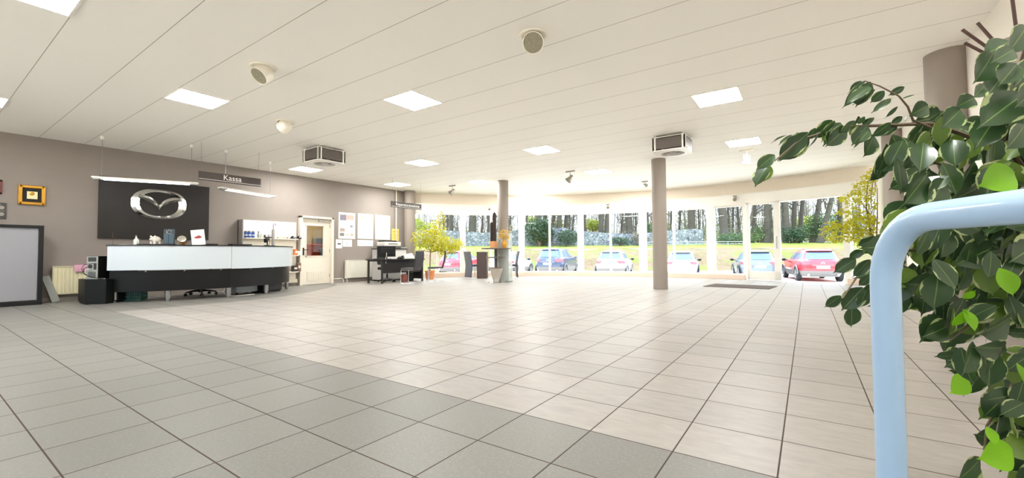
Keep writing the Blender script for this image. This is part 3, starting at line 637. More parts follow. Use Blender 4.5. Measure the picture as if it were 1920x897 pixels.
cb_ = MB().tube([(-.04, -.24, .24), (-.07, -.3, .2), (-.05, -.32, .12), (.03, -.31, .06), (.13, -.28, .03), (.22, -.22, .02)], .006, 6).tube([(.05, -.24, .3), (-.06, -.31, .27), (-.11, -.3, .2), (-.05, -.31, .1), (.06, -.3, .04), (.2, -.2, .012)], .005, 6); cb_.build('cable', W_black, ct)
wc = MB().tube([(.0, -.24, .2), (-.05, -.29, .18), (-.06, -.28, .09), (.05, -.29, .03), (.24, -.2, .01)], .005, 6); part(wc.build('cable', W_white, ct), 'white cable')
mo = thing('black_box', 'black box standing behind the computer tower at the counter end', 'box', (-11.02, 2.55, .73)); 
ct['label'] = 'computer tower showing its silver back panel on the low black cabinet'
bpy.data.objects.remove(mo)
# ------------------------------------------------------------------ things on the counter
p = ktop(255, 2.02); sb = thing('soap_dispenser', 'small clear pump bottle of hand sanitizer on the counter', 'pump bottle', p)
MB().lathe([(0, 0), (.04, 0), (.043, .01), (.043, .09), (.03, .115), (.016, .122), (.016, .13), (0, .13)], n=20).build('bottle', pm('bottle_pale', '#dfe6e0', .2), sb); MB().lathe([(.018, .128), (.018, .145), (.006, .147), (.006, .17), (.0, .17)], n=12).box((-.018, 0, .172), (.055, .016, .012), bevel=.004).build('pump', W_white, sb)
p = ktop(291, 2.0); tr = MB().box((p.x, p.y, p.z+.008), (.26, .5, .016), rz=kang(300, 2.0), bevel=.005); tag(tr.build('tray', W_black), 'thin black tray under the piggy bank on the counter', 'tray')
pg = thing('piggy_bank', 'white piggy bank standing on the counter beside the dark leaflet stand', 'piggy bank', (p.x, p.y, p.z+.016), R(-62))
M_pig = pm('porcelain', '#ece4d8', .3)
b = MB().ball((0, 0, .085), (.095, .07, .068), 20); b.ball((.085, 0, .09), (.03, .032, .028), 14)
for sx in (-1, 1):
    for sy in (-1, 1): b.lathe([(.022, 0), (.02, .05), (.0, .06)], (sx*.05, sy*.035, 0), 10)
b.build('body', M_pig, pg)
for s in (-1, 1): MB().lathe([(.022, 0), (.012, .025), (0, .035)], (.05, s*.04, .135), 8, (.2, s*.35, 1)).build('ear', M_pig, pg)
e = MB()
for s in (-1, 1): e.ball((.086, s*.028, .112), .006, 8); e.ball((.114, s*.01, .09), .004, 6)
e.build('eyes', W_black, pg); MB().tube([(-.095, 0, .09), (-.11, .012, .1), (-.115, 0, .112), (-.105, -.01, .105)], .005, 6).build('tail', M_pig, pg)
p = ktop(317, 1.98); ls = thing('leaflet_stand', 'dark blue-grey leaflet stand with small silver winged emblem on the counter', 'leaflet stand', p, kang(317, 2)+R(-18))
M_nav = pm('leaflet_navy', '#2e3b46', .4)
MB().box((0, 0, .008), (.1, .2, .016), bevel=.004).build('base', W_black, ls); MB().box((.0, 0, .16), (.03, .185, .3), bevel=.004).build('holder', M_nav, ls)
lf = MB().box((.018, -.047, .12), (.008, .085, .2)).box((.018, .047, .12), (.008, .085, .2)); lf.build('leaflets', pm('leaflet_teal', '#3d5560', .35), ls)
e = MB(); emblem(e, .048, .033, .006); eo = e.build('emblem', W_chrome, ls); eo.location = (.016, 0, .262)
text_mesh('mazda', .03, 'lettering', M_letter, ls, Matrix.Translation((.0165, 0, .218)) @ FACE_X, .0006)
p = ktop(341, 2.0); jr = thing('candy_jar', 'tilted glass jar of orange sweets with a silver lid on the counter', 'jar', p, R(0))
ax = Vector((.75, -.35, .38)).normalized(); cj = Vector((-.05, .02, .085))
MB().lathe([(0, -.07), (.06, -.07), (.078, -.055), (.08, .04), (.066, .06), (.066, .07)], cj, 24, ax).build('glass', glass('jar_glass', '#f4f4ee', .12), jr)
MB().lathe([(.0, .066), (.07, .066), (.074, .074), (.07, .09), (.05, .095), (0, .092)], cj, 24, ax).build('lid', pm('lid_silver', '#c9c4b4', .25, .7), jr)
sw = MB(); r_ = random.Random(3)
for k in range(40):
    q = cj+ax*r_.uniform(-.05, .02)+Vector((r_.uniform(-.05, .05), r_.uniform(-.05, .05), r_.uniform(-.06, 0))); sw.ball(q, (.016, .012, .01), 8)
sw = sw.build('sweets', pm('sweet_orange', '#e08a1e', .4, var=.3, scale=40), jr)
for k in (-1, 1): MB().lathe([(.012, 0), (.014, .01), (0, .012)], cj+ax*-.02+Vector((.0, k*.05, -.085)), 8).build('foot', pm('lid_silver', '#c9c4b4'), jr)
p = ktop(371, 2.02); cd_ = thing('display_card', 'white upright card with a small red car picture on the counter', 'card', p, kang(371, 2)+R(-12))
q = MB().box((0, 0, 0), (.006, .225, .315)); o = q.build('card', W_paper, cd_); o.rotation_euler = (R(7), R(-8), 0); o.location = (0, 0, .155)
pic = MB(); pic.ball((.006, -.0, -.0), (.002, .065, .022), 16); pic.ball((.0062, .012, .018), (.002, .035, .018), 12); po = pic.build('car_picture', pm('print_red_car', '#a03a35', .5), cd_); po.rotation_euler = (R(7), R(-8), 0); po.location = (0, 0, .155)
q = MB().box((.0045, .01, .0), (.0015, .16, .006)); [q.box((.0045, .0, -.09-.02*i), (.0015, .13, .004)) for i in range(0)]
MB().box((-.05, 0, .1), (.005, .09, .2)).build('stand', W_paper, cd_)
for px, w, lab in ((396, .2, 'low black tray on the counter right of the white card'), (450, .42, 'long low black organiser on the counter in front of the shelf unit')):
    p = ktop(px, 1.96); a = kang(px, 1.96); t = MB().box((p.x, p.y, p.z+.006), (.16, w, .012), rz=a, bevel=.004)
    for s in (-1, 1): t.box((p.x-math.sin(a)*s*(w/2-.008), p.y+math.cos(a)*s*(w/2-.008), p.z+.016), (.16, .014, .024), rz=a); t.box((p.x+math.cos(a)*s*.075, p.y+math.sin(a)*s*.075, p.z+.016), (.012, w, .024), rz=a)
    tag(t.build('tray', W_black), lab, 'tray')
p = ktop(238, 1.98); tag(MB().box((p.x, p.y, p.z+.003), (.15, .21, .006), rz=.3).build('paper_stack', W_paper), 'flat white papers lying near the left end of the counter', 'papers')
p = ktop(211, 2.0); st = MB().tube([p, p+Vector((0, .004, .12)), p+Vector((.004, -.01, .24))], .003, 6); st.lathe([(.02, 0), (.018, .01), (0, .014)], p, 10); tag(st.build('thin_rod', pm('rod_brown', '#6b4a38', .5)), 'thin brown rod standing upright at the left end of the counter', 'rod')
p = ktop(501, 1.98); rd = thing('barcode_reader', 'black hooded hand reader on a stand at the right of the counter', 'reader', p, kang(501, 2)+R(90))
MB().box((0, 0, .01), (.11, .09, .02), bevel=.006).tube([(0, 0, .02), (.0, 0, .09), (-.01, 0, .13)], .014, 8).build('stand', W_black, rd)
hd = MB().box((-.02, 0, .155), (.13, .075, .07), mat=Matrix.Rotation(R(-24), 3, 'Y'), bevel=.02).box((-.07, 0, .105), (.04, .05, .06), mat=Matrix.Rotation(R(-24), 3, 'Y'), bevel=.012); hd.build('head', W_black, rd)
cb_ = MB().tube([(.04, 0, .15), (.075, 0, .12), (.07, 0, .05), (.04, 0, .02)], .006, 6); cb_.build('cable', W_black, rd)
p = ktop(512, 1.94); us = thing('umbrella', 'clear-tubed umbrella with black crook handle upright at the counter right end', 'umbrella', p)
MB().lathe([(.0, 0), (.034, 0), (.034, .38), (.028, .40), (.012, .42), (0, .42)], n=18).build('tube', pm('tube_grey', '#a7a39c', .2, .4), us); h_ = MB().tube([(0, 0, .41), (0, 0, .51)]+[(0, .028-.028*math.cos(a*math.pi/8), .51+.034*math.sin(a*math.pi/8)) for a in range(1, 9)]+[(0, .056, .49)], .0075, 8); h_.build('crook_handle', W_black, us)
MB().lathe([(.036, 0), (.05, .0), (.05, .015), (.036, .018)], n=18).build('foot', W_black, us)
# ------------------------------------------------------------------ under the counter
p = atz(257, 8.52, 0); bk = thing('crate', 'dark green plastic crate on the floor under the counter', 'crate', p, R(-35))
M_crate = pm('crate_green', '#0f5248', .4); f = MB(); f.box((0, 0, .008), (.3, .24, .016))
for a in range(4):
    q = Matrix.Rotation(a*math.pi/2, 3, 'Z'); ln_ = .3 if a % 2 else .24; ds = .12 if a % 2 else .15
    for z in (.03, .09, .15, .21): f.box(q @ Vector((ds, 0, z)), (.008, ln_, .03 if z != .21 else .04), mat=q)
    for k in range(7): f.box(q @ Vector((ds, -ln_/2+ln_*k/6, .115)), (.009, .02, .22), mat=q)
f.build('basket', M_crate, bk); MB().box((0, 0, .11), (.26, .2, .18), bevel=.01).build('contents', pm('contents_green', '#17463f', .6, var=.4, scale=30), bk)
for k, s in enumerate((-1, 1)): MB().tube([(s*.156, -.05, .2), (s*.166, -.03, .2), (s*.166, .03, .2), (s*.156, .05, .2)], .006, 6).build('handle', W_white, bk)
def office_chair(loc, rz, lab, sc, bc):
    t = thing('office_chair', lab, 'office chair', loc, rz)
    b = MB(); b.lathe([(.0, .06), (.05, .07), (.05, .12), (.0, .13)], n=16)
    for k in range(5):
        a = 2*math.pi*k/5; u = Vector((math.cos(a), math.sin(a), 0)); b.tube([u*.03+Vector((0, 0, .11)), u*.17+Vector((0, 0, .1)), u*.29+Vector((0, 0, .075))], [.024, .02, .014], 8)
    b.build('star_base', bc, t)
    for k in range(5):
        a = 2*math.pi*k/5; u = Vector((math.cos(a), math.sin(a), 0)); v = Vector((-u.y, u.x, 0)); c = MB()
        for s in (-1, 1): c.lathe([(0, -.01), (.027, -.009), (.03, 0), (.027, .009), (0, .01)], u*.29+v*.017*s+Vector((0, 0, .03)), 14, v)
        c.tube([u*.29+Vector((0, 0, .04)), u*.29+Vector((0, 0, .08))], .008, 6); c.build('castor', W_black, t)
    MB().lathe([(.03, .12), (.03, .26), (.018, .26), (.018, .42)], n=14).build('gas_lift', W_black, t)
    MB().box((0, 0, .47), (.47, .47, .09), bevel=.035).build('seat', sc, t)
    rows = [[Vector((-.23-.04*math.sin(z*3)-.03*(1-(2*y)**2), y*.44, .6+z*.42)) for y in [i/8-.5 for i in range(9)]] for z in [i/6 for i in range(7)]]
    MB().slab(rows, (.05, 0, 0)).build('backrest', sc, t); MB().tube([(-.05, 0, .43), (-.2, 0, .44), (-.27, 0, .55), (-.27, 0, .75)], .018, 8).build('back_bar', W_black, t)
    return t
M_seat = pm('black_fabric', '#232326', .85, bump=.2, bscale=300)
p = atz(378, 9.55, 0); office_chair(p, R(200), 'office chair of which only the castors show under the counter', M_seat, W_black)
p = atz(455, 9.9, 0); wb_ = thing('desk_pedestal', 'white low box unit on castors under the counter', 'drawer unit', p, R(12))
MB().box((0, 0, .16), (.34, .52, .24), bevel=.008).build('body', M_kw, wb_); MB().box((.172, 0, .16), (.008, .5, .22), bevel=.003).build('front', M_kw, wb_)
for sx in (-1, 1):
    for sy in (-1, 1): MB().lathe([(0, -.01), (.02, -.01), (.02, .01), (0, .01)], (sx*.13, sy*.21, .02), 12, (0, 1, 0)).build('castor', W_black, wb_)
p = atz(500, 10.35, 0); wb_ = thing('desk_pedestal', 'black low box unit under the right end of the counter', 'drawer unit', p, R(25))
MB().box((0, 0, .18), (.4, .58, .3), bevel=.008).build('body', W_black, wb_); MB().box((.202, 0, .18), (.008, .55, .26), bevel=.003).build('front', pm('box_black', '#232426', .4), wb_); MB().box((0, 0, .015), (.36, .52, .03)).build('plinth', W_black, wb_)
p = atz(423, 9.15, 0); cb_ = MB(); cb_.tube([p+Vector((0, 0, .24)), p+Vector((.01, -.03, .1)), p+Vector((.03, .02, .02)), p+Vector((.05, .15, .008)), p+Vector((.03, .35, .007)), p+Vector((-.02, .6, .007))], .007, 6); tag(cb_.build('cable', W_white), 'loose white cable on the floor below the counter centre', 'cable')
# ------------------------------------------------------------------ wall shelf unit with accessories
sh = thing('shelf_unit', 'white wall shelf unit with car care products behind the counter', 'shelf', (XL, 5.80, .1)); SX = .26
Y0, Y1, SZ = -.77, .745, 1.71
M_sh = pm('shelf_white', '#f3ecdc', .45, var=.02)
MB().box((.02, (Y0+Y1)/2, SZ/2), (.04, Y1-Y0, SZ)).build('back_panel', M_sh, sh)
MB().box((SX/2, Y0+.012, .8+.45), (SX, .024, SZ-.8)).build('side_panel', pm('side_grey', '#8f8a85', .5), sh)
MB().box((.1, (Y0+Y1)/2, .05), (.16, Y1-Y0-.05, .1)).build('plinth', pm('plinth_cream', '#cfc3ad', .6), sh)
shz = [onx(480, 446.5, XL+.15).z-.1, onx(556, 479, XL+.15).z-.1, onx(556, 509.5, XL+.15).z-.1]
for z in shz: MB().box((.04+.11, (Y0+Y1)/2+.03, z-.011), (.22, Y1-Y0-.14, .022), bevel=.003).build('shelf', M_sh, sh)
zs = shz[0]+.1; 
def on_shelf(px, z, dx=.13): q = onx(px, 446, XL+dx); return Vector((XL+dx, q.y, z))
M_can = pm('can_blue', '#2c4f93', .35); can0 = None
for k, (px, lab) in enumerate(((461, 'blue care product can at the left of three on the shelf'), (467.5, 'blue care product can in the middle of three on the shelf'), (474.5, 'blue care product can at the right of three on the shelf'))):
    p = on_shelf(px, zs, .13+.03*(k == 1))
    if can0 is None:
        can0 = thing('can', lab, 'can', p, 0, 'blue cans on the shelf'); MB().lathe([(0, 0), (.036, 0), (.04, .005), (.04, .14), (.034, .15), (0, .15)], n=20).build('body', M_can, can0)
        MB().lathe([(.034, .149), (.034, .172), (.03, .178), (0, .178)], n=18).build('lid', pm('cap_grey', '#70747c', .4), can0); part(MB().lathe([(.0405, .05), (.0405, .09)], n=20).build('label_band', pm('label_pale', '#a9b4c9', .5), can0), 'pale label band')
    else: dup(can0, p, 0, lab)
p = on_shelf(484.5, zs); b = thing('spray_bottle', 'slim tall spray bottle on the shelf next to the blue cans', 'bottle', p)
MB().lathe([(0, 0), (.026, 0), (.028, .005), (.028, .1), (.012, .13), (.012, .14), (0, .14)], n=16).build('body', pm('bottle_grey', '#8f948f', .4), b); MB().lathe([(.014, .138), (.014, .165), (.008, .18), (0, .18)], n=12).build('cap', W_black, b)
p = on_shelf(489.5, zs); b = thing('bottle', 'short pale bottle with dark cap right of the spray bottle', 'bottle', p)
MB().lathe([(0, 0), (.024, 0), (.024, .07), (.01, .085), (0, .085)], n=14).build('body', pm('bottle_cream', '#c9c3ae', .4), b); MB().lathe([(.012, .083), (.012, .11), (0, .112)], n=10).build('cap', W_grey, b)
for px, lab, z in ((499, 'black and white boxed product lying left of the umbrella handle', 0), (505.5, 'second black and white boxed product beside the umbrella tube', 0)):
    p = on_shelf(px, zs+z); b = thing('product_box', lab, 'box', p); MB().box((0, 0, .045), (.09, .085, .09), bevel=.003).build('carton', W_black, b); MB().box((.0455, 0, .06), (.002, .07, .035)).build('sticker', W_paper, b)
for i, (px, c, lab) in enumerate(((523, '#d9a63c', 'yellow flat packet first in the row on the shelf'), (528, '#e0b95a', 'pale yellow flat packet second in the row on the shelf'), (533.5, '#b58a3a', 'ochre flat packet third in the row on the shelf'), (540, '#7d6a48', 'brown flat packet last before the black caps'))):
    p = on_shelf(px, zs); b = thing('packet', lab, 'packet', p, 0, 'flat packets on the shelf'); MB().box((0, 0, .02), (.09, .075, .04), bevel=.006).build('pouch', pm('packet_%d' % i, c, .5), b); MB().box((.046, 0, .02), (.002, .05, .014)).build('sticker', W_paper, b)
for px, lab in ((549.5, 'black round cap with pale front, left of two on the shelf'), (560.5, 'black round cap with pale front, right of two beside the door')):
    p = on_shelf(px, zs); b = thing('cap', lab, 'cap', p, 0, 'black caps on the shelf'); MB().lathe([(.07, 0), (.07, .02), (.06, .055), (.035, .08), (0, .088)], n=22).build('crown', W_black, b); MB().slab([[Vector((.05+.06*math.cos(a)*s, .062*math.sin(a)*(.6+.4*s), .01-.012*s)) for a in [-1.2+i*.3 for i in range(9)]] for s in (0, .5, 1)], (0, 0, .005)).build('brim', W_black, b); MB().ball((.055, 0, .045), (.012, .022, .018), 10).build('badge', W_paper, b)
for px, zz, d, c, lab in ((553.5, 1, (.1, .09, .17), '#c8763c', 'orange boxed product on the middle shelf beside the door'), (559, 1, (.1, .1, .12), '#f0e6d8', 'white boxed product on the middle shelf by the door frame'), (552.5, 2, (.12, .14, .17), '#2d2724', 'black box on the lowest shelf beside the door'), (559.5, 2, (.1, .1, .24), '#7d5c4c', 'brown boxed product standing on the lowest shelf')):
    p = onx(px, 480, XL+.13); b = thing('product_box', lab, 'box', (XL+.14, p.y, shz[zz]+.1)); MB().box((0, 0, d[2]/2), d, bevel=.004).build('carton', pm('carton'+c, c, .5), b); MB().box((d[0]/2+.001, 0, d[2]*.55), (.002, d[1]*.6, d[2]*.3)).build('sticker', pm('sticker_pale', '#e8d8c8', .6), b)
# ------------------------------------------------------------------ posters and notices
def sheet(px0, py0, px1, py1, lab, cat, name, blocks, paper=W_paper, th=.008):
    a = onx(px0, py0, XL+.01); b = onx(px1, py1, XL+.01); w = b.y-a.y; h = a.z-b.z
    t = thing(name, lab, cat, (XL, (a.y+b.y)/2, b.z)); MB().box((th/2, 0, h/2), (th, w, h), bevel=.001).build('sheet', paper, t)
    for nm, u0, v0, u1, v1, c in blocks:
        MB().box((th+.0006, (u0+u1-1)/2*w, (1-(v0+v1)/2)*h), (.0014, (u1-u0)*w, (v1-v0)*h)).build(nm, pm('ink'+c, c, .6, var=.25, scale=18), t)
    if name == 'poster': f = MB(); [f.box((.008, s*(w/2-.004), h/2), (.016, .012, h)) for s in (-1, 1)]; [f.box((.008, 0, h/2+s*(h/2-.004)), (.016, w, .012)) for s in (-1, 1)]; f.build('frame', W_white, t)
    return t
sheet(635, 398, 665.5, 448.5, 'leftmost wall poster with photos at top and bottom beside the door', 'poster', 'poster', [('photo', .08, .08, .45, .3, '#7f7a86'), ('photo', .45, .08, .93, .27, '#c2a79a'), ('photo', .7, .47, .86, .56, '#8a8f94'), ('photo', .08, .6, .38, .73, '#a8988c'), ('photo', .08, .78, .34, .9, '#7d7d78'), ('photo', .72, .63, .92, .75, '#bfc8d6'), ('photo', .4, .8, .62, .88, '#c9c2b4'), ('photo', .72, .79, .92, .89, '#b9b19c')])
sheet(671, 400.5, 699.5, 448.5, 'middle wall poster with a reddish banner across its top', 'poster', 'poster', [('banner', .08, .07, .93, .27, '#d9b8a8'), ('text_block', .1, .5, .44, .92, '#dfe0e2'), ('text_block', .54, .5, .9, .92, '#dfe0e2'), ('text_block', .1, .34, .9, .42, '#e6e3de')])
sheet(704, 403, 731, 450, 'rightmost wall poster, almost blank white with faint drawing', 'poster', 'poster', [('drawing', .25, .5, .85, .66, '#e6e3de'), ('drawing', .15, .72, .7, .9, '#e9e6e1')])
sheet(630, 449, 641.5, 466, 'small white notice with a dark car picture under the leftmost poster', 'notice', 'notice', [('photo', .25, .42, .8, .58, '#4a4a50')])
sheet(643, 449.5, 660, 463, 'wide white certificate with pale border under the leftmost poster', 'notice', 'notice', [('text_block', .35, .2, .55, .8, '#c3c9d4'), ('text_block', .6, .2, .85, .8, '#cdd2da'), ('border', .04, .05, .96, .09, '#c9c2a8')])
sheet(670.5, 450, 684.5, 462, 'left of two adjoining notices under the middle poster', 'notice', 'notice', [('text_block', .2, .2, .8, .8, '#c6cfdd')])
sheet(685.5, 450.5, 699.5, 462, 'right of two adjoining notices under the middle poster', 'notice', 'notice', [('text_block', .2, .2, .8, .8, '#c6cfdd')])
sheet(735, 429, 748, 452, 'yellow notice sheet on the wall above the printer', 'notice', 'notice', [('text_block', .12, .18, .88, .28, '#c2a94e'), ('text_block', .12, .4, .88, .46, '#c2a94e'), ('text_block', .12, .56, .88, .62, '#c2a94e'), ('text_block', .12, .74, .7, .8, '#c2a94e')], pm('yellow_paper', '#e6cc6e', .7), .004)
# ------------------------------------------------------------------ desk group
M_desk = pm('desk_black', '#1e1b1a', .4, spec=.35, var=.15, scale=20); M_leath = pm('black_leather', '#2e2c30', .45, bump=.15, bscale=250)
dk = thing('desk', 'black office desk with metal legs below the hanging repair sign', 'desk', (-10.8, 9.12, 0))
MB().box((0, 0, .715), (.74, 1.78, .03), bevel=.008).build('desktop', M_desk, dk)
for sx in (-1, 1):
    for sy in (-1, 1):
        l_ = MB().tube([(sx*.32, sy*.81, .70), (sx*.32, sy*.81, .02)], .032, 14); l_.lathe([(.038, 0), (.038, .025), (.032, .03)], (sx*.32, sy*.81, 0), 14); l_.build('leg', pm('leg_dark', '#35322f', .3, .5), dk)
MB().box((.27, 0, .485), (.02, 1.54, .36), bevel=.003).build('modesty_panel', M_desk, dk); MB().box((.0, .80, .38), (.6, .05, .62), bevel=.004).build('end_panel', M_desk, dk); MB().box((0, 0, .68), (.66, 1.6, .03)).build('rail', M_desk, dk)
mon = thing('monitor', 'black monitor turned away on the office desk, white cable behind', 'monitor', (-10.72, 8.66, .731), R(152))
MB().box((0, 0, .006), (.2, .28, .012), bevel=.004).tube([(-.04, 0, .01), (-.045, 0, .16)], .022, 10).build('stand', W_black, mon)
MB().box((0, 0, .24), (.035, .56, .33), bevel=.01).box((-.025, 0, .24), (.03, .36, .2), bevel=.014).build('housing', W_black, mon); MB().box((.0185, 0, .24), (.002, .53, .3)).build('screen', pm('screen_dark', '#101214', .15), mon)
part(MB().tube([(-.04, .0, .2), (-.08, .01, .14), (-.09, .03, .03), (-.17, .05, .008), (-.24, .06, .006), (-.29, .07, -.02), (-.30, .07, -.12)], .008, 6).build('cable', W_white, mon), 'white cable')
kb = thing('keyboard', 'thin dark keyboard lying before the monitor on the office desk', 'keyboard', (-10.98, 8.62, .731), R(8))
MB().box((0, 0, .009), (.15, .44, .018), bevel=.005).build('base', W_black, kb)
k_ = MB()
for i in range(5):
    for j in range(14): k_.box((-.055+.027*i, -.2+.0308*j, .0205), (.022, .025, .006))
k_.build('keys', W_grey, kb)
ph = thing('telephone', 'black desk telephone with handset right of the monitor', 'telephone', (-10.68, 9.2, .731), R(120))
MB().box((0, 0, .03), (.2, .19, .05), mat=Matrix.Rotation(R(-12), 3, 'Y'), bevel=.01).build('base', W_black, ph); MB().tube([(-.08, -.06, .075), (-.06, -.06, .088), (.04, -.06, .105), (.07, -.06, .095)], [.024, .016, .016, .024], 10).build('handset', W_black, ph)
k_ = MB()
for i in range(4):
    for j in range(3): k_.box((-.05+.032*i, .005+.03*j, .06+.0065*i), (.02, .02, .008))
k_.build('keys', W_grey, ph)
rows = [[Vector((-.13+.26*i, -.17+.34*j/6, .012+.16*i*(1-.3*(j/6)))) for j in range(7)] for i in (0, .35, .7, 1)]
bk = MB().slab(rows, (.004, 0, .006)); fo = bk.build('folder', pm('manila', '#ddcdb0', .7), keep=True); fo.location = (-10.68, 9.52, .735); fo.rotation_euler = (0, 0, R(160)); tag(fo, 'cream folder propped up at the right end of the office desk', 'folder')
a = onx(716, 466, -11.45); b = onx(763.5, 466, -11.45); ctop = a.z
cbn = thing('roller_cabinet', 'pale grey cabinet with dark top behind the desk under the printer', 'cabinet', (-11.72, (a.y+b.y)/2, 0)); w = b.y-a.y
MB().box((0, 0, (ctop-.03)/2+.02), (.5, w-.04, ctop-.07), bevel=.004).build('body', pm('cabinet_pale', '#c9c6c2', .5), cbn); MB().box((0, 0, ctop-.015), (.54, w, .03), bevel=.004).build('top', M_desk, cbn)
MB().box((.255, 0, ctop/2), (.012, w-.1, ctop-.16)).build('door', pm('cabinet_front', '#d8d6d2', .45), cbn); MB().box((0, 0, .02), (.46, w-.08, .04)).build('plinth', W_black, cbn); MB().box((.262, 0, ctop/2+.1), (.012, .02, .12), bevel=.003).build('handle', W_steel, cbn)
a2 = onx(721, 465, -11.5); b2 = onx(752, 465, -11.5); pw = b2.y-a2.y
prn = thing('printer', 'white and black office printer on the grey cabinet', 'printer', (-11.70, (a2.y+b2.y)/2, ctop))
MB().box((0, 0, .04), (.4, pw, .08), bevel=.012).build('paper_tray', pm('printer_dark', '#5a5755', .5), prn); MB().box((0, 0, .15), (.4, pw, .14), bevel=.02).build('body', pm('printer_white', '#ddd9d0', .5), prn); MB().box((-.02, -.05, .245), (.34, pw*.72, .05), bevel=.015).build('feeder', W_black, prn)
MB().box((.201, 0, .15), (.004, pw*.55, .025)).build('slot', W_black, prn)
pt = MB(); pt.box((-11.66, b2.y+.17, ctop+.015), (.3, .22, .03)); pt.box((-11.66, b2.y+.17, ctop+.04), (.28, .2, .02), rz=.1); tag(pt.build('paper_tray', pm('tray_grey', '#aab2ac', .5)), 'flat grey document tray on the cabinet right of the printer', 'tray')
oc = office_chair((-11.1, 9.0, 0), R(10), 'low office chair tucked behind the black desk, silver base showing', M_seat, W_steel); oc.scale = (.92, .92, .92)
rbg = thing('bag', 'small red and dark bag on the floor under the desk', 'bag', (-10.65, 9.3, 0), R(15)); MB().box((0, 0, .12), (.14, .26, .24), bevel=.04).build('body', pm('bag_red', '#80463a', .6, var=.5, scale=18), rbg); MB().tube([(0, -.07, .23), (0, -.05, .31), (0, .05, .31), (0, .07, .23)], .008, 6).build('handle', W_black, rbg)
bin_ = thing('waste_bin', 'black waste bin under the right end of the office desk', 'bin', (-10.75, 9.65, 0)); MB().lathe([(0, 0), (.11, 0), (.13, .3), (.135, .3), (.135, .31), (.125, .31), (.105, .01), (0, .01)], n=24).build('body', W_black, bin_); MB().lathe([(.132, .296), (.139, .296), (.139, .314), (.132, .314)], n=24).build('rim', W_grey, bin_)
def cantilever_chair(loc, rz, lab):
    t = thing('cantilever_chair', lab, 'chair', loc, rz)
    sd = [Vector((.23-.46*i/8, 0, .44+.012*math.sin(i))) for i in range(9)]
    MB().box((.01, 0, .445), (.46, .43, .055), bevel=.024).build('seat', M_leath, t)
    rows = []
    for i in range(11):
        u = i/10; x = -.225-.10*u+.06*math.sin(u*math.pi)*-.4; z = .43+.54*u; hw = .19+.025*math.sin(u*math.pi)
        rows.append([Vector((x-.012*(1-(2*j/8-1)**2), -hw+2*hw*j/8, z)) for j in range(9)])
    MB().slab(rows, (.045, 0, .006)).build('backrest', M_leath, t)
    for s in (-1, 1):
        y = s*.2; f = MB().tube([(-.2, y, .42), (.18, y, .42), (.215, y, .41), (.225, y, .375), (.225, y, .05), (.215, y, .02), (.185, y, .012), (-.24, y, .012)], .012, 8); f.build('frame', W_chrome, t)
    MB().tube([(-.24, -.2, .012), (-.24, .2, .012)], .012, 8).build('floor_bar', W_chrome, t); MB().tube([(-.1, -.2, .42), (-.1, .2, .42)], .01, 8).build('cross_bar', W_chrome, t)
    return t
p = atz(771, 12.75, 0); cantilever_chair(p, R(195), 'black leather cantilever chair with chrome frame right at the desk front')
p = atz(817, 13.6, 0); cantilever_chair(p, R(222), 'black leather cantilever chair in side view away from the desk, by the plant pot')
# ------------------------------------------------------------------ bar table group
p = atz(930, 12.95, 0); bt = thing('bar_table', 'tall round bar table with cone base in front of column', 'bar table', p)
def disc(r, z0, z1): return MB().lathe([(0, z0), (r-.012, z0), (r, z0+.012), (r, z1-.008), (r-.008, z1), (0, z1)], n=48)
M_bt = pm('table_brown', '#6d5b52', .4, var=.1)
bz = 1.06
disc(.45, bz-.04, bz).build('tabletop', M_bt, bt); disc(.31, .755, .785).build('lower_shelf', M_bt, bt); MB().lathe([(.05, .44), (.05, bz-.04)], n=20).build('post', pm('post_brown', '#54423b', .4), bt)
MB().lathe([(.0, .03), (.075, .03), (.09, .05), (.20, .43), (.205, .45), (.19, .45), (0, .44)], n=36).build('cone', pm('cone_grey', '#b8b0a4', .35, .3), bt); part(MB().lathe([(.203, .44), (.212, .44), (.212, .462), (.19, .462), (.19, .452)], n=36).build('cone_rim', M_bt, bt), 'brown rim of the cone')
MB().lathe([(0, 0), (.25, 0), (.25, .012), (.2, .03), (.06, .045), (0, .045)], n=40).build('base_plate', W_chrome, bt)
T = p
def on_table(px, D, z=None): q = at(px, 470, D); return Vector((q.x, q.y, bz if z is None else z))
pot = on_table(926, 12.98); cc = thing('cactus', 'tall dark column cactus in a square orange pot on the bar table', 'cactus', pot)
MB().box((0, 0, .1), (.19, .19, .2), bevel=.012, taper=.88).build('pot', pm('pot_orange', '#d79a63', .5), cc)
M_cac = pm('cactus_brown', '#3c3029', .7, var=.4, scale=20)
def ribbed(h, r, c, n=10):
    mb = MB(); N = n*4; rows = []
    for i in range(14):
        u = i/13; rr = r*(1 if u < .86 else math.sqrt(max(0, 1-((u-.86)/.14)**2))*.98+.02); rows.append([Vector((c[0]+rr*(1+.16*math.cos(n*2*math.pi*j/N))*math.cos(2*math.pi*j/N), c[1]+rr*(1+.16*math.cos(n*2*math.pi*j/N))*math.sin(2*math.pi*j/N), c[2]+h*u)) for j in range(N)])
    return mb.grid(rows, True, closed=True)
ribbed(.92, .05, (.02, .01, .18)).build('stem', M_cac, cc); ribbed(.62, .04, (-.06, -.03, .18)).build('stem', M_cac, cc)
MB().lathe([(0, .17), (.085, .17), (.085, .185), (0, .19)], n=16).build('soil', pm('soil', '#4a3a2c', .95), cc)
pot = on_table(946, 12.85); vs = thing('flower_vase', 'golden vase of dried yellow-orange flowers on the bar table', 'vase', pot)
MB().lathe([(0, 0), (.06, 0), (.085, .06), (.08, .15), (.05, .22), (.062, .25), (.054, .25), (.042, .22), (.07, .15), (.0, .02)], n=24).build('vase', pm('vase_gold', '#c9922e', .35, .3), vs)
M_dry = leafmat('dried_flower', '#dcb648', None, .3, .3)
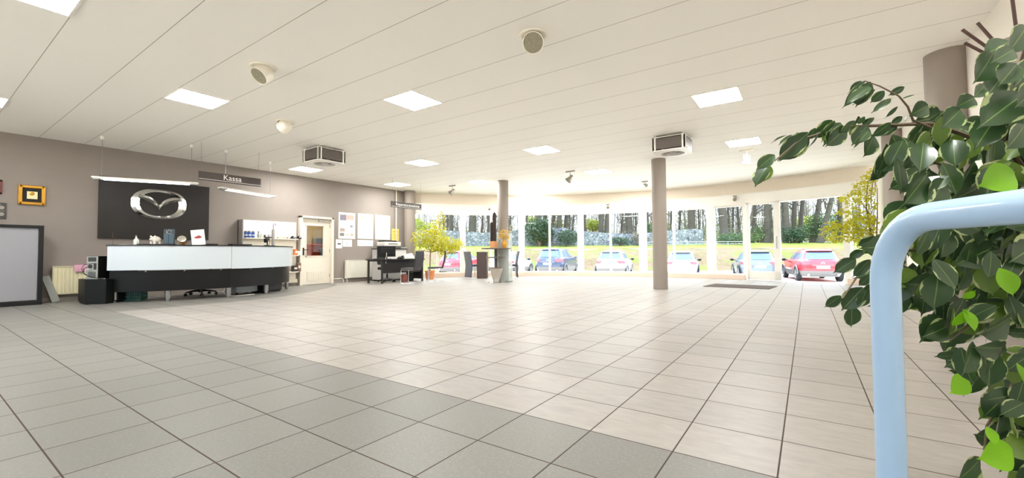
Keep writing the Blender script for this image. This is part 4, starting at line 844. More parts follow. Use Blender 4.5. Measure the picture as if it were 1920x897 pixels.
def leafcloud(mb, pts, size, r_, flat=.25, up=None):
    for c in pts:
        d = Vector((r_.gauss(0, 1), r_.gauss(0, 1), r_.gauss(0, .7)-flat)).normalized(); sd = d.cross(Vector((r_.gauss(0, 1), r_.gauss(0, 1), r_.gauss(0, 1)))).normalized(); s = size*r_.uniform(.6, 1.25); c = Vector(c)
        nn = d.cross(sd)*s*.12
        mb.add([c, c+d*s*.5+sd*s*.27-nn, c+d*s, c+d*s*.5-sd*s*.27-nn], [[0, 1, 2, 3]], False)
r_ = random.Random(11); st = MB(); fl = MB(); tips = []
for k in range(26):
    a = r_.uniform(0, 6.28); rr = r_.uniform(.04, .17); h_ = r_.uniform(.3, .55); tip = Vector((rr*math.cos(a), rr*math.sin(a), h_)); st.tube([(0, 0, .15), (tip.x*.35, tip.y*.35, .27), tip], .0035, 5); tips += [tip+Vector((r_.gauss(0, .03), r_.gauss(0, .03), r_.gauss(-.03, .04))) for i in range(14)]
st.build('stems', pm('dry_stem', '#9a7a3c', .7), vs); leafcloud(fl, tips, .045, r_); fl.build('flowers', M_dry, vs)['kind'] = 'stuff'
gs = thing('glass_sleeve', 'frosted glass sleeve around the lower half of column behind the bar table', 'glass panel', (-7.86, 10.88, 0))
MB().lathe([(.285, .03), (.285, 1.52), (.277, 1.52), (.277, .03)], n=48).build('glass', glass('frosted_sleeve', '#fbfdfc', .04, .26), gs); MB().lathe([(.18, 0), (.30, 0), (.30, .03), (.18, .03)], n=48).build('base_ring', W_steel, gs)
wp = MB(); 
wpo = thing('wood_pedestal', 'dark brown wooden pedestal box left of the bar table', 'pedestal', atz(904.5, 15.3, 0), R(30))
MB().box((0, 0, .47), (.36, .36, .92), bevel=.006).build('body', pm('dark_wood', '#453631', .5, var=.3, scale=10), wpo); MB().box((0, 0, .935), (.38, .38, .022), bevel=.004).build('top', pm('dark_wood_top', '#3b2e2a', .4), wpo); MB().box((0, 0, .01), (.33, .33, .02)).build('plinth', W_black, wpo)
def highback_chair(loc, rz, lab, mat):
    t = thing('high_back_chair', lab, 'chair', loc, rz)
    MB().box((.02, 0, .46), (.42, .42, .08), bevel=.03).build('seat', mat, t)
    rows = []
    for i in range(15):
        u = i/14; z = .03+.93*u; x = -.2-.09*max(0, u-.45)**1.2*2-.045*max(0, .45-u)*2.0
        rows.append([Vector((x, -.2+.4*j/6, z)) for j in range(7)])
    MB().slab(rows, (.035, 0, 0)).build('backrest', mat, t)
    for s in (-1, 1): MB().tube([(.2, s*.18, .43), (.21, s*.18, .0)], .016, 8).build('leg', W_chrome, t)
    MB().tube([(.2, -.18, .2), (.2, .18, .2)], .01, 8).build('stretcher', W_chrome, t)
    return t
p = atz(887, 15.6, 0); highback_chair(p, R(75), 'slate grey high-backed chair left of the dark wooden pedestal', pm('slate_leather', '#5d606b', .5))
p = atz(958, 15.5, 0); highback_chair(p, R(222), 'black high-backed chair in side view right of the glass-wrapped column', M_leath)
# ------------------------------------------------------------------ indoor plants
def plant_leaves(r_, n, centre, rad, shell=.35):
    o = []
    while len(o) < n:
        v = Vector((r_.uniform(-1, 1), r_.uniform(-1, 1), r_.uniform(-1, 1)))
        if v.length < 1 and r_.random() < shell+v.length: o.append(Vector(centre)+Vector((v.x*rad[0], v.y*rad[1], v.z*rad[2])))
    return o
M_ylw = leafmat('yellow_green_leaf', '#c6c230', None, .45, .35); M_bark = pm('bark_brown', '#7a6048', .8, var=.3, bump=.3)
p = atz(806, 15.0, 0); fp = thing('potted_fig', 'yellow-green leafy plant in an orange pot between desk and windows', 'potted plant', p)
MB().lathe([(0, 0), (.13, 0), (.17, .26), (.18, .26), (.18, .3), (.165, .3), (.155, .25), (0, .24)], n=28).build('pot', pm('pot_terracotta', '#d9895a', .6), fp)
r_ = random.Random(5); st = MB(); st.tube([(0, 0, .22), (.03, -.02, .5), (.0, .02, .85), (.06, .02, 1.15)], [.025, .02, .018, .014], 8)
RTv = Vector((RT.x, RT.y, 0)); FWv = Vector((FW.x, FW.y, 0)).normalized()
blobs = [((.15, 0, 1.35), (.55, .5, .42), 800), ((.55, .1, 1.22), (.6, .5, .30), 800), ((-.25, 0, 1.45), (.42, .4, .34), 500), ((.2, .1, 1.8), (.35, .3, .35), 300), ((.42, 0, 2.1), (.12, .12, .32), 90), ((-.42, .1, 1.0), (.16, .2, .3), 90), ((.6, 0, .98), (.35, .3, .22), 250), ((1.0, 0, 1.18), (.22, .25, .18), 120)]
L_ = MB()
for c, rd_, n in blobs:
    cw = RTv*c[0]+FWv*c[1]+Vector((0, 0, c[2])); st.tube([(.02, 0, .95), (Vector((.03, 0, 1.0))+cw)*.5, cw], [.014, .01, .005], 6)
    pts = plant_leaves(r_, n, (0, 0, 0), rd_); leafcloud(L_, [RTv*q.x+FWv*q.y+Vector((0, 0, q.z))+cw for q in pts], .085, r_)
st.build('trunk', M_bark, fp); L_.build('foliage', M_ylw, fp)
p = atz(1637, 10.2, 0); fp = thing('potted_fig', 'tall yellow-green leafy plant in the right corner by the entrance', 'potted plant', p)
MB().lathe([(0, 0), (.16, 0), (.2, .34), (.21, .34), (.21, .38), (.19, .38), (.18, .32), (0, .31)], n=28).build('pot', pm('pot_cream', '#dcc9b8', .6), fp)
st = MB(); st.tube([(0, 0, .3), (.02, -.02, .8), (-.04, .02, 1.4), (-.1, .0, 2.0), (-.05, 0, 2.6)], [.028, .024, .02, .014, .008], 8); st.tube([(0, .03, .3), (.06, .05, .9), (.1, .02, 1.7), (.12, 0, 2.4)], [.022, .018, .012, .006], 8)
L_ = MB(); r_ = random.Random(9)
blobs = [((.0, 0, 2.35), (.42, .3, .42), 420), ((-.45, 0, 2.15), (.34, .3, .2), 200), ((-.75, 0, 1.35), (.42, .35, .26), 380), ((-.3, 0, 1.55), (.42, .3, .28), 380), ((-.55, 0, 1.85), (.3, .3, .1), 90), ((.15, 0, 1.7), (.28, .3, .4), 260), ((-.1, 0, 1.15), (.4, .3, .22), 220), ((.15, 0, 2.75), (.22, .2, .18), 90), ((-.95, 0, 1.5), (.15, .2, .1), 50)]
for c, rd_, n in blobs:
    cw = RTv*c[0]+FWv*c[1]+Vector((0, 0, c[2])); st.tube([(0, 0, c[2]-.45), (Vector((0, 0, c[2]-.2))+cw)*.5, cw], [.01, .008, .004], 6)
    pts = plant_leaves(r_, n, (0, 0, 0), rd_); leafcloud(L_, [v for v in [RTv*q.x+FWv*q.y+Vector((0, 0, q.z))+cw for q in pts] if v.x+p.x < 1.38], .085, r_)
st.build('trunk', M_bark, fp); L_.build('foliage', M_ylw, fp)
# tall vase with sticks by the right wall
vp = Vector((1.02, 3.62, 0)); vz = 2.10
tv = thing('floor_vase', 'tall mauve grey floor vase holding dark brown sticks by the right wall', 'vase', vp)
MB().lathe([(0, 0), (.12, 0), (.13, .02), (.10, .5), (.095, vz-.1), (.1, vz), (.085, vz), (.08, vz-.2), (0, vz-.25)], n=32).build('vase', M_col, tv)
r_ = random.Random(2)
for k, (lat, up) in enumerate(((-.24, .10), (-.23, .02), (-.11, .2), (.12, .10), (-.17, .13))):
    MB().tube([RTv*(lat*-.12)+Vector((0, 0, vz-.2)), RTv*lat+FWv*r_.uniform(-.08, .08)+Vector((0, 0, vz+up))], .008, 6).build('stick', pm('stick_brown', '#4a2f26', .6), tv)
# ------------------------------------------------------------------ handrail in the foreground
M_rail = pm('handrail_sky_tint', '#b3d3f4', .3, var=.02, coat=.3)  # white rail; the blue of the skylight is put into its base colour
hr = thing('handrail', 'white tubular handrail with painted-in blue skylight, bending across the right foreground', 'handrail', (.118, 1.05, 0))
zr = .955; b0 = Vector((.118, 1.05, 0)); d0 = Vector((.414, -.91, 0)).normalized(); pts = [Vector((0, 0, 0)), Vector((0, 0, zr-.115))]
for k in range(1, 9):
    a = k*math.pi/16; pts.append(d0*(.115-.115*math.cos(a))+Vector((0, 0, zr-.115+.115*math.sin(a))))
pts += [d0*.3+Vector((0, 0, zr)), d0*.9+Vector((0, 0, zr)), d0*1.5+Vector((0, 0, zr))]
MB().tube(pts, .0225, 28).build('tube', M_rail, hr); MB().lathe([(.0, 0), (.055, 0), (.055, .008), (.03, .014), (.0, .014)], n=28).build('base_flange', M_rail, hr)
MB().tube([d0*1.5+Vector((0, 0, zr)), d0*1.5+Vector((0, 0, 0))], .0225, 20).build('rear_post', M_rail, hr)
# ------------------------------------------------------------------ foreground variegated fig
def leaf(mb, base, tip, wid, nrm, fold=.25, droop=.12, n=10):
    base = Vector(base); tip = Vector(tip); d = tip-base; L = d.length; d.normalize(); s = d.cross(nrm)
    if s.length < 1e-4: s = d.orthogonal()
    s.normalize(); nn = s.cross(d).normalized(); vs = []; uv = []; W = wid*L
    for i in range(n+1):
        u = i/n; w = W*.53*(math.sin(math.pi*min(1, (u*1.06+.01))**.97)**.78 if u < .86 else .15*(1-u)/.14)
        if i == n: w = 0.0005
        c = base+d*L*u-nn*droop*L*(u*u)+nn*droop*L*u*.6
        for k in (-1, -.5, 0, .5, 1): vs.append(c+s*w*k+nn*(abs(k)**1.3*w*fold)+nn*.03*L*math.sin(u*7+k*2)*abs(k)*.5); uv.append((.5+.5*k*(w/(W*.5+1e-9)*.75+.25), u))
    fs = [[i*5+k, i*5+k+1, (i+1)*5+k+1, (i+1)*5+k] for i in range(n) for k in range(4)]
    mb.add(vs, fs, True, 0, uv)
M_lf = leafmat('variegated_leaf', '#385030', '#aebb84', .22, .45, .66); M_yl = leafmat('young_leaf', '#86c222', None, .5, .2)
fg = thing('potted_fig', 'large variegated dark green fig filling the right foreground behind the handrail', 'potted plant', (.95, 1.5, 0))
FB = Vector((.95, 1.5, 0)); lf = MB(); l2 = MB(); yl = MB(); stm = MB(); r_ = random.Random(21)
def P(x, y, D): return at(x, y, D)-FB
def c6(x, y): return 1400+x*.5014, y*.5014
def c7(x, y): return 1500+x*.5097, 440+y*.5097
expl = [(105,580,35,635),(75,625,30,697),(170,505,118,542),(205,500,165,560),(225,502,115,602),(215,532,180,580),(270,492,232,555),(320,450,245,520),(330,452,268,508),(352,460,300,545),(385,458,345,515),(405,452,360,500),(372,475,296,550),(440,435,415,468),(465,440,430,470),(450,470,393,545),(475,505,440,588),(455,490,420,530),(540,458,465,515),(582,436,538,466),(445,302,378,350),(440,305,360,405),(465,322,368,388),(480,335,396,394),(515,340,462,386),(590,325,530,358),(540,370,468,420),(565,398,518,442),(627,356,578,370),(678,395,612,432),(620,530,540,555),(580,575,498,622),(655,462,600,512),(695,540,615,602),(612,590,568,648),(680,600,610,662),(652,650,588,684),(682,640,655,692),(720,420,670,460),(760,420,700,470)]
for e in expl:
    a = c6(*e[:2]); b = c6(*e[2:]); D = 1.12+r_.uniform(-.03, .05); lf_w = .26 if e[:2] in ((445,302),(440,305),(465,322),(480,335),(540,370),(565,398),(627,356)) else r_.uniform(.5, .62)
    leaf(lf, P(*a, D), P(*b, D+r_.uniform(-.03, .03)), lf_w, -FW+Vector((r_.gauss(0, .35), r_.gauss(0, .35), .3+r_.gauss(0, .35))))
for e in expl[:24]:
    if r_.random() < .75:
        o_ = (r_.uniform(-26, 26), r_.uniform(-14, 14)); a = c6(e[0]+o_[0], e[1]+o_[1]); b = c6(e[2]+o_[0]+r_.uniform(-14, 30), e[3]+o_[1]+r_.uniform(-18, 12)); D = 1.16+r_.uniform(-.02, .05)
        leaf(lf if r_.random() < .75 else l2, P(*a, D), P(*b, D+.02), r_.uniform(.45, .58), -FW+Vector((r_.gauss(0, .45), r_.gauss(0, .45), .3+r_.gauss(0, .35))))
expl7 = [(205,90,122,142),(258,92,192,160),(232,195,152,282),(150,225,90,270),(242,205,218,275),(258,150,216,192),(190,262,190,345),(290,14,208,42),(232,58,178,88),(262,40,235,75)]
for e in expl7:
    a = c7(*e[:2]); b = c7(*e[2:]); D = 1.10+r_.uniform(-.03, .05)
    leaf(lf, P(*a, D), P(*b, D+.02), r_.uniform(.48, .6), -FW+Vector((r_.gauss(0, .3), r_.gauss(0, .3), .3)))
# upper right explicit big leaves
for e in [(980,158,885,208),(920,200,853,312),(1045,100,980,200),(1000,185,918,232),(1010,240,945,318),(952,290,888,372),(852,366,782,402),(1035,352,868,476),(930,440,852,560),(1037,470,975,560),(1080,230,1000,330),(1090,320,1010,400),(890,320,850,365),(800,410,730,480)]:
    a = c6(*e[:2]); b = c6(*e[2:]); D = 1.0+r_.uniform(-.04, .06); leaf(lf, P(*a, D), P(*b, D-.02), r_.uniform(.5, .62), -FW+Vector((r_.gauss(0, .3), r_.gauss(0, .3), .35)))
for x0, y0, x1, y1, D in ((1902, 325, 1836, 349, .95), (1873, 503, 1903, 558, .97), (1805, 580, 1832, 625, 1.02), (1785, 610, 1815, 580, 1.03), (1850, 800, 1868, 838, 1.0), (1905, 680, 1922, 720, 1.0), (1812, 705, 1782, 740, 1.05), (1898, 845, 1835, 862, 1.0), (1805,560,1830,545,1.04)):
    leaf(yl, P(x0, y0, D), P(x1, y1, D-.02), .62, -FW+Vector((r_.gauss(0, .25), r_.gauss(0, .25), .3)))
# mass of leaves inside two outlines
def inside(p, poly):
    c = False; j = len(poly)-1
    for i in range(len(poly)):
        if (poly[i][1] > p[1]) != (poly[j][1] > p[1]) and p[0] < (poly[j][0]-poly[i][0])*(p[1]-poly[i][1])/(poly[j][1]-poly[i][1])+poly[i][0]: c = not c
        j = i
    return c
masses = [([(1735,225),(1790,205),(1850,225),(1885,180),(1925,140),(2080,60),(2080,430),(1650,450),(1690,385),(1730,345),(1715,310),(1725,290),(1735,250)], 330), ([(1690,450),(1720,400),(2080,380),(2080,560),(1850,600),(1800,575),(1740,560),(1725,520),(1690,480)], 190), ([(1725,560),(1800,560),(2080,540),(2080,900),(1900,870),(1900,790),(1870,760),(1810,700),(1790,640),(1745,590)], 215), ([(1870,740),(2080,700),(2080,890),(1830,870),(1850,800)], 40), ([(1650,470),(1700,430),(1720,500),(1690,560),(1655,540)], 18), ([(1655,250),(1745,225),(1745,345),(1690,330),(1660,300)], 22)]
for poly, n in masses:
    xs = [q[0] for q in poly]; ys = [q[1] for q in poly]; k = 0
    while k < n:
        q = (r_.uniform(min(xs), max(xs)), r_.uniform(min(ys), max(ys)))
        if not inside(q, poly): continue
        k += 1; D = r_.uniform(1.02, 1.42); ln_ = r_.uniform(50, 84)/D; a = math.radians(r_.gauss(122, 38)); x1, y1 = q[0]+ln_*math.cos(a), q[1]+ln_*math.sin(a)
        dz = r_.uniform(-.04, .04); leaf(l2 if r_.random() < .2 else lf, P(*q, D), P(x1, y1, D+dz), r_.uniform(.46, .64), -FW+Vector((r_.gauss(0, .45), r_.gauss(0, .45), .25+r_.gauss(0, .4))), r_.uniform(.05, .4), r_.uniform(0, .25))
def br(pts, D0, D1, r0, r1): stm.tube([P(x, y, D0+(D1-D0)*i/(len(pts)-1)) for i, (x, y) in enumerate(pts)], [r0+(r1-r0)*i/(len(pts)-1) for i in range(len(pts))], 7)
br([(1990,420),(1900,290),(1800,250),(1745,232),(1660,235),(1580,238),(1500,262),(1425,325)], 1.2, 1.13, .008, .0016)
br([(1745,240),(1712,226),(1702,200),(1685,180),(1650,162),(1622,152)], 1.14, 1.12, .0035, .0012)
br([(2000,640),(1940,520),(1900,400),(1870,310),(1905,150),(1930,60)], 1.25, 1.02, .012, .002); br([(2000,600),(1900,500),(1800,470),(1700,470),(1620,500),(1580,560)], 1.25, 1.1, .008, .0016)
br([(2010,720),(1920,690),(1880,750),(1850,800),(1845,850)], 1.2, 1.05, .006, .0016); br([(2000,560),(1900,560),(1830,600),(1780,640)], 1.25, 1.05, .007, .0016); br([(1900,400),(1820,330),(1740,300),(1690,330)], 1.2, 1.1, .006, .0015); br([(1870,310),(1840,215),(1860,180)], 1.1, 1.0, .004, .0015)
e1 = P(2000, 640, 1.25); stm.tube([Vector((0, 0, .3)), Vector((.01, 0, .5))*.6+e1*.2+Vector((0, 0, .1)), e1], [.02, .018, .012], 8); e2 = P(2010, 720, 1.2); stm.tube([Vector((.02, .02, .3)), e2], [.014, .006], 8); e3 = P(1990, 420, 1.2); stm.tube([Vector((-.02, .02, .3)), P(2010, 560, 1.25), e3], [.018, .012, .008], 8)
for z in range(3): pass
lf.build('foliage', M_lf, fg); part(l2.build('pale_backlit_foliage', leafmat('pale_backlit_leaf', '#6b8739', '#bcc58a', .35, .35, .62), fg), 'paler yellowish green leaves with painted-in backlight'); part(yl.build('young_foliage', M_yl, fg), 'bright yellow-green young leaves'); stm.build('branches', pm('fig_bark', '#6b5a45', .7, var=.3), fg)  # paler leaves: light undersides, plus light from behind put into the colour
MB().lathe([(0, 0), (.17, 0), (.21, .33), (.225, .33), (.225, .37), (.2, .37), (.19, .3), (0, .29)], n=36).build('pot', pm('pot_white', '#d9d4cb', .5), fg)
# ------------------------------------------------------------------ outdoors
def W(lat, D, z): q = FWv*D+RTv*lat; return Vector((q.x, q.y, z))
def sm(a, b, x): t = max(0, min(1, (x-a)/(b-a))); return t*t*(3-2*t)
GZ = -.50
def gz(p): r = math.hypot(p.x-CX, p.y-CY); return -.03+(GZ+.03)*sm(CR+1.4, CR+4.2, r)
rows = []
for j in range(45):
    D = 5+26.5*j/44; rows.append([])
    for i in range(60):
        q = W(-50+105*i/59, D, 0); q.z = gz(q); rows[-1].append(q)
g = MB().grid(rows); struct(g.build('parking_lot', pm('asphalt_pale', '#dcd6cb', .9, var=.1, scale=3, bump=.2), keep=True))
def bankmat():
    m = bpy.data.materials.new('leafy_bank'); m.use_nodes = True; nt = m.node_tree; n = nt.nodes; l = nt.links; b = n['Principled BSDF']
    tc = n.new('ShaderNodeTexCoord'); v = n.new('ShaderNodeTexVoronoi'); v.inputs['Scale'].default_value = 5.5; l.new(tc.outputs['Object'], v.inputs['Vector'])
    cr = n.new('ShaderNodeValToRGB'); l.new(v.outputs['Color'], cr.inputs['Fac']); e = cr.color_ramp.elements; e[0].color = lin('#5e4731'); e[1].color = lin('#7a6649')
    for pos, c in ((.35, '#6d5743'), (.5, '#77614c'), (.65, '#555f25'), (.8, '#705a49')): k = e.new(pos); k.color = lin(c)
    nz = n.new('ShaderNodeTexNoise'); nz.inputs['Scale'].default_value = .7; nz.inputs['Detail'].default_value = 6; l.new(tc.outputs['Object'], nz.inputs['Vector'])
    mr = n.new('ShaderNodeMapRange'); l.new(nz.outputs['Fac'], mr.inputs[0]); mr.inputs['From Min'].default_value = .5; mr.inputs['From Max'].default_value = .62
    mx = n.new('ShaderNodeMix'); mx.data_type = 'RGBA'; l.new(mr.outputs[0], mx.inputs['Factor']); l.new(cr.outputs[0], mx.inputs['A']); mx.inputs['B'].default_value = lin('#646d27')
    l.new(mx.outputs['Result'], b.inputs['Base Color']); b.inputs['Roughness'].default_value = .95; return m
r_ = random.Random(4); rows = []
for j in range(12):
    D = 31.3+5.2*j/11; rows.append([W(-52+110*i/79, D, GZ-.02+(1.25-GZ)*sm(31, 37, D)+(r_.uniform(-.06, .06) if j else 0)) for i in range(80)])
o = MB().grid(rows).build('leaf_litter_bank', bankmat(), keep=True); o['kind'] = 'stuff'; tag(o, 'sloping bank covered with dry fallen leaves behind the cars', 'bank')
rows = []
for j in range(8):
    D = 36.4+14*j/7; rows.append([W(-56+125*i/79, D, 1.19+.7*sm(36, 50, D)+r_.uniform(-.03, .03)) for i in range(80)])
o = MB().grid(rows).build('grass_strip', pm('spring_grass', '#717f1a', .9, var=.2, scale=2, bump=.4), keep=True); o['kind'] = 'stuff'; tag(o, 'bright spring grass strip on top of the bank', 'grass')
rows = []
for j in range(8):
    D = 50+60*j/7; rows.append([W(-110+260*i/39, D, 1.85+4.5*sm(50, 110, D)) for i in range(40)])
o = MB().grid(rows).build('woodland_floor', pm('woodland_floor', '#70644d', .95, var=.3, scale=.6, bump=.4), keep=True); struct(o)
def stonemat():
    m = bpy.data.materials.new('rubble_stone'); m.use_nodes = True; nt = m.node_tree; n = nt.nodes; l = nt.links; b = n['Principled BSDF']
    tc = n.new('ShaderNodeTexCoord'); v = n.new('ShaderNodeTexVoronoi'); v.inputs['Scale'].default_value = 3.6; l.new(tc.outputs['Object'], v.inputs['Vector'])
    ve = n.new('ShaderNodeTexVoronoi'); ve.feature = 'DISTANCE_TO_EDGE'; ve.inputs['Scale'].default_value = 3.6; l.new(tc.outputs['Object'], ve.inputs['Vector'])
    cr = n.new('ShaderNodeValToRGB'); l.new(v.outputs['Color'], cr.inputs['Fac']); e = cr.color_ramp.elements; e[0].color = lin('#60656b'); e[1].color = lin('#a2a6a9'); k = e.new(.5); k.color = lin('#82878d')
    lt = n.new('ShaderNodeMath'); lt.operation = 'LESS_THAN'; lt.inputs[1].default_value = .05; l.new(ve.outputs[0], lt.inputs[0])
    mx = n.new('ShaderNodeMix'); mx.data_type = 'RGBA'; l.new(lt.outputs[0], mx.inputs['Factor']); l.new(cr.outputs[0], mx.inputs['A']); mx.inputs['B'].default_value = lin('#474b50')
    l.new(mx.outputs['Result'], b.inputs['Base Color']); b.inputs['Roughness'].default_value = .9; return m
mb = MB(); x0 = -14.5; r_ = random.Random(8); top = []; xs = []
i = 0
while x0+i*.8 < 20.5: xs.append(x0+i*.8); top.append(3.05+.22*math.sin(i*.33)+r_.uniform(-.06, .06)+(.25 if 6 < i < 26 else 0)); i += 1
for s, t_ in ((0, 0), (1, .5)): pass
fr = [[W(x, 44.4, 1.3) for x in xs], [W(x, 44.35, 2.2) for x in xs], [W(x, 44.4, t) for x, t in zip(xs, top)]]; bk_ = [[p+FWv*.5 for p in r] for r in fr]
mb.grid(fr); mb.grid(bk_); mb.grid([fr[2], bk_[2]]); mb.grid([[r[0] for r in fr], [r[0] for r in bk_]]); mb.grid([[r[-1] for r in fr], [r[-1] for r in bk_]])
tag(mb.build('stone_wall', stonemat()), 'long grey rubble stone wall behind the grass strip', 'wall')
fn = thing('guard_rail', 'low grey tubular guard rail on the grass behind the small white hatchback', 'railing', W(16.5, 41.5, 1.35))
for k in range(6):
    q = RTv*(-3.5+2*k); MB().tube([q+Vector((0, 0, -.12)), q+Vector((0, 0, .55))], .035, 8).build('post', pm('galvanised', '#a9b1b8', .4, .5), fn)
for z in (.52, .3): MB().tube([RTv*-3.6+Vector((0, 0, z)), RTv*6.6+Vector((0, 0, z))], .03, 8).build('rail', pm('galvanised', '#a9b1b8'), fn)
# ---- trees
M_brk = pm('tree_bark', '#504a42', .9, var=.35, scale=4, bump=.6, bscale=14); M_ivy = leafmat('ivy_leaf', '#344a27', None, .2, .4)
def tree(px, D, r, h, lean, seed, lab, ivy=0, nb=16, name='bare_tree', low=.28):
    r_ = random.Random(seed); b = atz(px, D, 1.75+ (D-50)*.06); t = thing(name, lab, 'tree', b, 0, 'trees of the wood behind the parking lot'); lv = RTv*lean
    def cen(u): return lv*h*u+Vector((math.sin(u*5+seed)*.12, math.cos(u*4+seed)*.12, h*u))
    tr = MB().tube([cen(i/10)-Vector((0, 0, .25 if i == 0 else 0)) for i in range(11)], [r*(1.25 if i == 0 else 1-.7*i/10) for i in range(11)], 9); tr.build('trunk', M_brk, t)
    bm_ = MB()
    def grow(p, d, L, rr, dep):
        pts = [p]; q = p.copy(); dd = d.copy()
        for i in range(4): dd = (dd+Vector((r_.gauss(0, .22), r_.gauss(0, .22), r_.gauss(.1, .15)))).normalized(); q = q+dd*L/4; pts.append(q.copy())
        bm_.tube(pts, [rr*(1-.19*i) for i in range(5)], 5 if dep else 4, False)
        if dep:
            for k in range(4): i = r_.randint(1, 4); grow(pts[i], (dd+Vector((r_.gauss(0, .7), r_.gauss(0, .7), r_.gauss(.2, .4)))).normalized(), L*r_.uniform(.4, .65), rr*.45, dep-1)
    for k in range(nb):
        u = low+(1-low)*k/nb; a = r_.uniform(0, 6.28); grow(cen(u), Vector((math.cos(a), math.sin(a), r_.uniform(.2, .9))).normalized(), h*r_.uniform(.14, .26), max(.02, r*.32*(1.2-u)), 1 if nb < 20 else 2)
    bm_.build('branches', M_brk, t)
    if ivy:
        iv = MB(); pts = []
        for k in range(ivy):
            u = r_.uniform(0, .75); a = r_.uniform(0, 6.28); rr = r*(1.1-.5*u)+abs(r_.gauss(0, .10)); pts.append(cen(u)+Vector((rr*math.cos(a), rr*math.sin(a), 0)))
        leafcloud(iv, pts, .2, r_); iv.build('ivy', M_ivy, t)
    return t
TL = [(831,56,.16,12,.0,0,'slim bare tree far left, first of two behind the yellow-green plant'),(839,57,.14,11,.03,0,'slim bare tree far left, second of two behind the yellow-green plant'),(848,52,.3,13,.0,120,'stout bare tree just right of the yellow-green plant top'),(887,50,.5,14,0,500,'thick ivy-clad tree left of the cactus above the stone wall'),(903,55,.16,11,.02,0,'forked thin tree between the ivy trunk and the cactus'),(917,51,.34,14,0,60,'straight trunk directly left of the cactus'),(957,58,.12,11,.0,0,'thin bare tree just right of the glass-wrapped column'),(988,54,.14,12,.02,0,'thin dark trunk left of the big evergreen bush'),(1012,50,.36,14,.0,520,'ivy-clad trunk rising left behind the big evergreen bush'),(1023,52,.34,14,.02,520,'ivy-clad trunk rising centre behind the big evergreen bush'),(1036,56,.26,13,.05,260,'leaning trunk right of the window bar above the dark blue car'),(1045,50,.34,14,.06,480,'ivy trunk leaning right above the dark blue car'),(1056,51,.3,14,.1,420,'second ivy trunk leaning right, before the pale post'),(1064,57,.12,11,.1,0,'thin leaning tree left of the second pale post'),(1072,58,.12,11,.12,0,'thinnest leaning tree beside the second pale post'),(1099,52,.17,12,.0,0,'thin dark trunk right of the second pale post'),(1129,50,.36,14,.0,260,'dark mossy trunk, left of two above the white car'),(1139,50,.42,15,.02,60,'thick brown trunk, right of two above the white car'),(1162,53,.14,9,.08,0,'thin crooked tree right of the window bar above white car'),(1179,50,.46,14,.0,620,'thick ivy-covered trunk before the third pale post'),(1192,57,.14,12,.04,0,'thin tree right of the ivy-covered trunk'),(1217,52,.2,12,.0,160,'tree seen in the gap left of the free-standing column'),(1259,55,.16,11,.03,0,'slender tree right of the free-standing column'),(1275,56,.18,12,.0,0,'forked tree behind the window bar above small white hatchback'),(1296,50,.5,15,.0,60,'thick pale trunk above the small white hatchback'),(1309,57,.14,11,.03,0,'thin tree right of the thick pale trunk'),(1357,48,.52,15,-.01,80,'thickest mossy-footed trunk left of the entrance door'),(1369,56,.14,12,.0,0,'thin tree right of the thickest trunk'),(1376,55,.15,12,.03,0,'second thin tree right of the thickest trunk'),(1389,53,.2,12,-.08,0,'left-leaning tree beside the door frame'),(1412,52,.24,13,.04,60,'tree at the left inside the door pane'),(1437,49,.42,14,.02,100,'thick trunk in the middle of the door pane'),(1447,55,.16,12,.0,0,'thin tree at the right inside the door pane'),(1476,48,.44,14,.0,120,'thick trunk just right of the door leaf above the red car'),(1490,51,.3,14,.05,60,'second trunk above the red car roof'),(1501,52,.3,14,.08,60,'third trunk above the red car roof'),(1524,48,.32,14,.16,90,'leaning trunk above the red car window'),(1534,46,.32,13,.3,420,'strongly leaning ivy trunk above the red car window'),(1570,50,.3,13,.1,60,'trunk behind the yellow-green plant in the right corner')]
for i, (px, D, r, h_, ln_, iv, lab) in enumerate(TL): tree(px, D, r, h_, ln_, i+1, lab, iv, 26 if r < .25 else 16)
# thin saplings deep in the wood: one countless thicket
r_ = random.Random(77); th_ = MB()
for k in range(420):
    b = atz(r_.uniform(770, 1640), r_.uniform(58, 85), 2.2); h_ = r_.uniform(6, 13); ln_ = r_.gauss(0, .1); pts = [b+RTv*ln_*h_*u+Vector((r_.gauss(0, .12), r_.gauss(0, .12), h_*u-.3)) for u in (0, .25, .5, .75, 1)]; r0 = r_.uniform(.04, .13); th_.tube(pts, [r0, r0*.85, r0*.65, r0*.4, r0*.15], 5, False)
    for j in range(9):
        u = r_.uniform(.15, .95); p = b+RTv*ln_*h_*u+Vector((0, 0, h_*u)); a = r_.uniform(0, 6.28); d = Vector((math.cos(a), math.sin(a), r_.uniform(.3, 1.1))); L = r_.uniform(.8, 2.2); th_.tube([p, p+d*L*.5+Vector((r_.gauss(0, .12), 0, 0)), p+d*L], [r0*.4, r0*.28, r0*.08], 4, False)
o = th_.build('woodland_thicket', pm('thicket_bark', '#665f57', .9, var=.3, scale=2), keep=True); o['kind'] = 'stuff'; tag(o, 'countless thin bare saplings deep in the wood', 'thicket')
r_ = random.Random(78); hz = MB(); pts = []
for k in range(13000):
    x = r_.choice((r_.uniform(770, 1640), r_.uniform(1240, 1640))); D = r_.uniform(52, 80); b = atz(x, D, 2+abs(r_.gauss(0, 2.6))); pts.append(b)
leafcloud(hz, pts, .26, r_); o = hz.build('woodland_undergrowth', leafmat('haze_leaf', '#7c8753', None, .35, .4), keep=True); o['kind'] = 'stuff'; tag(o, 'thin pale green haze of young leaves among the far trees', 'undergrowth')
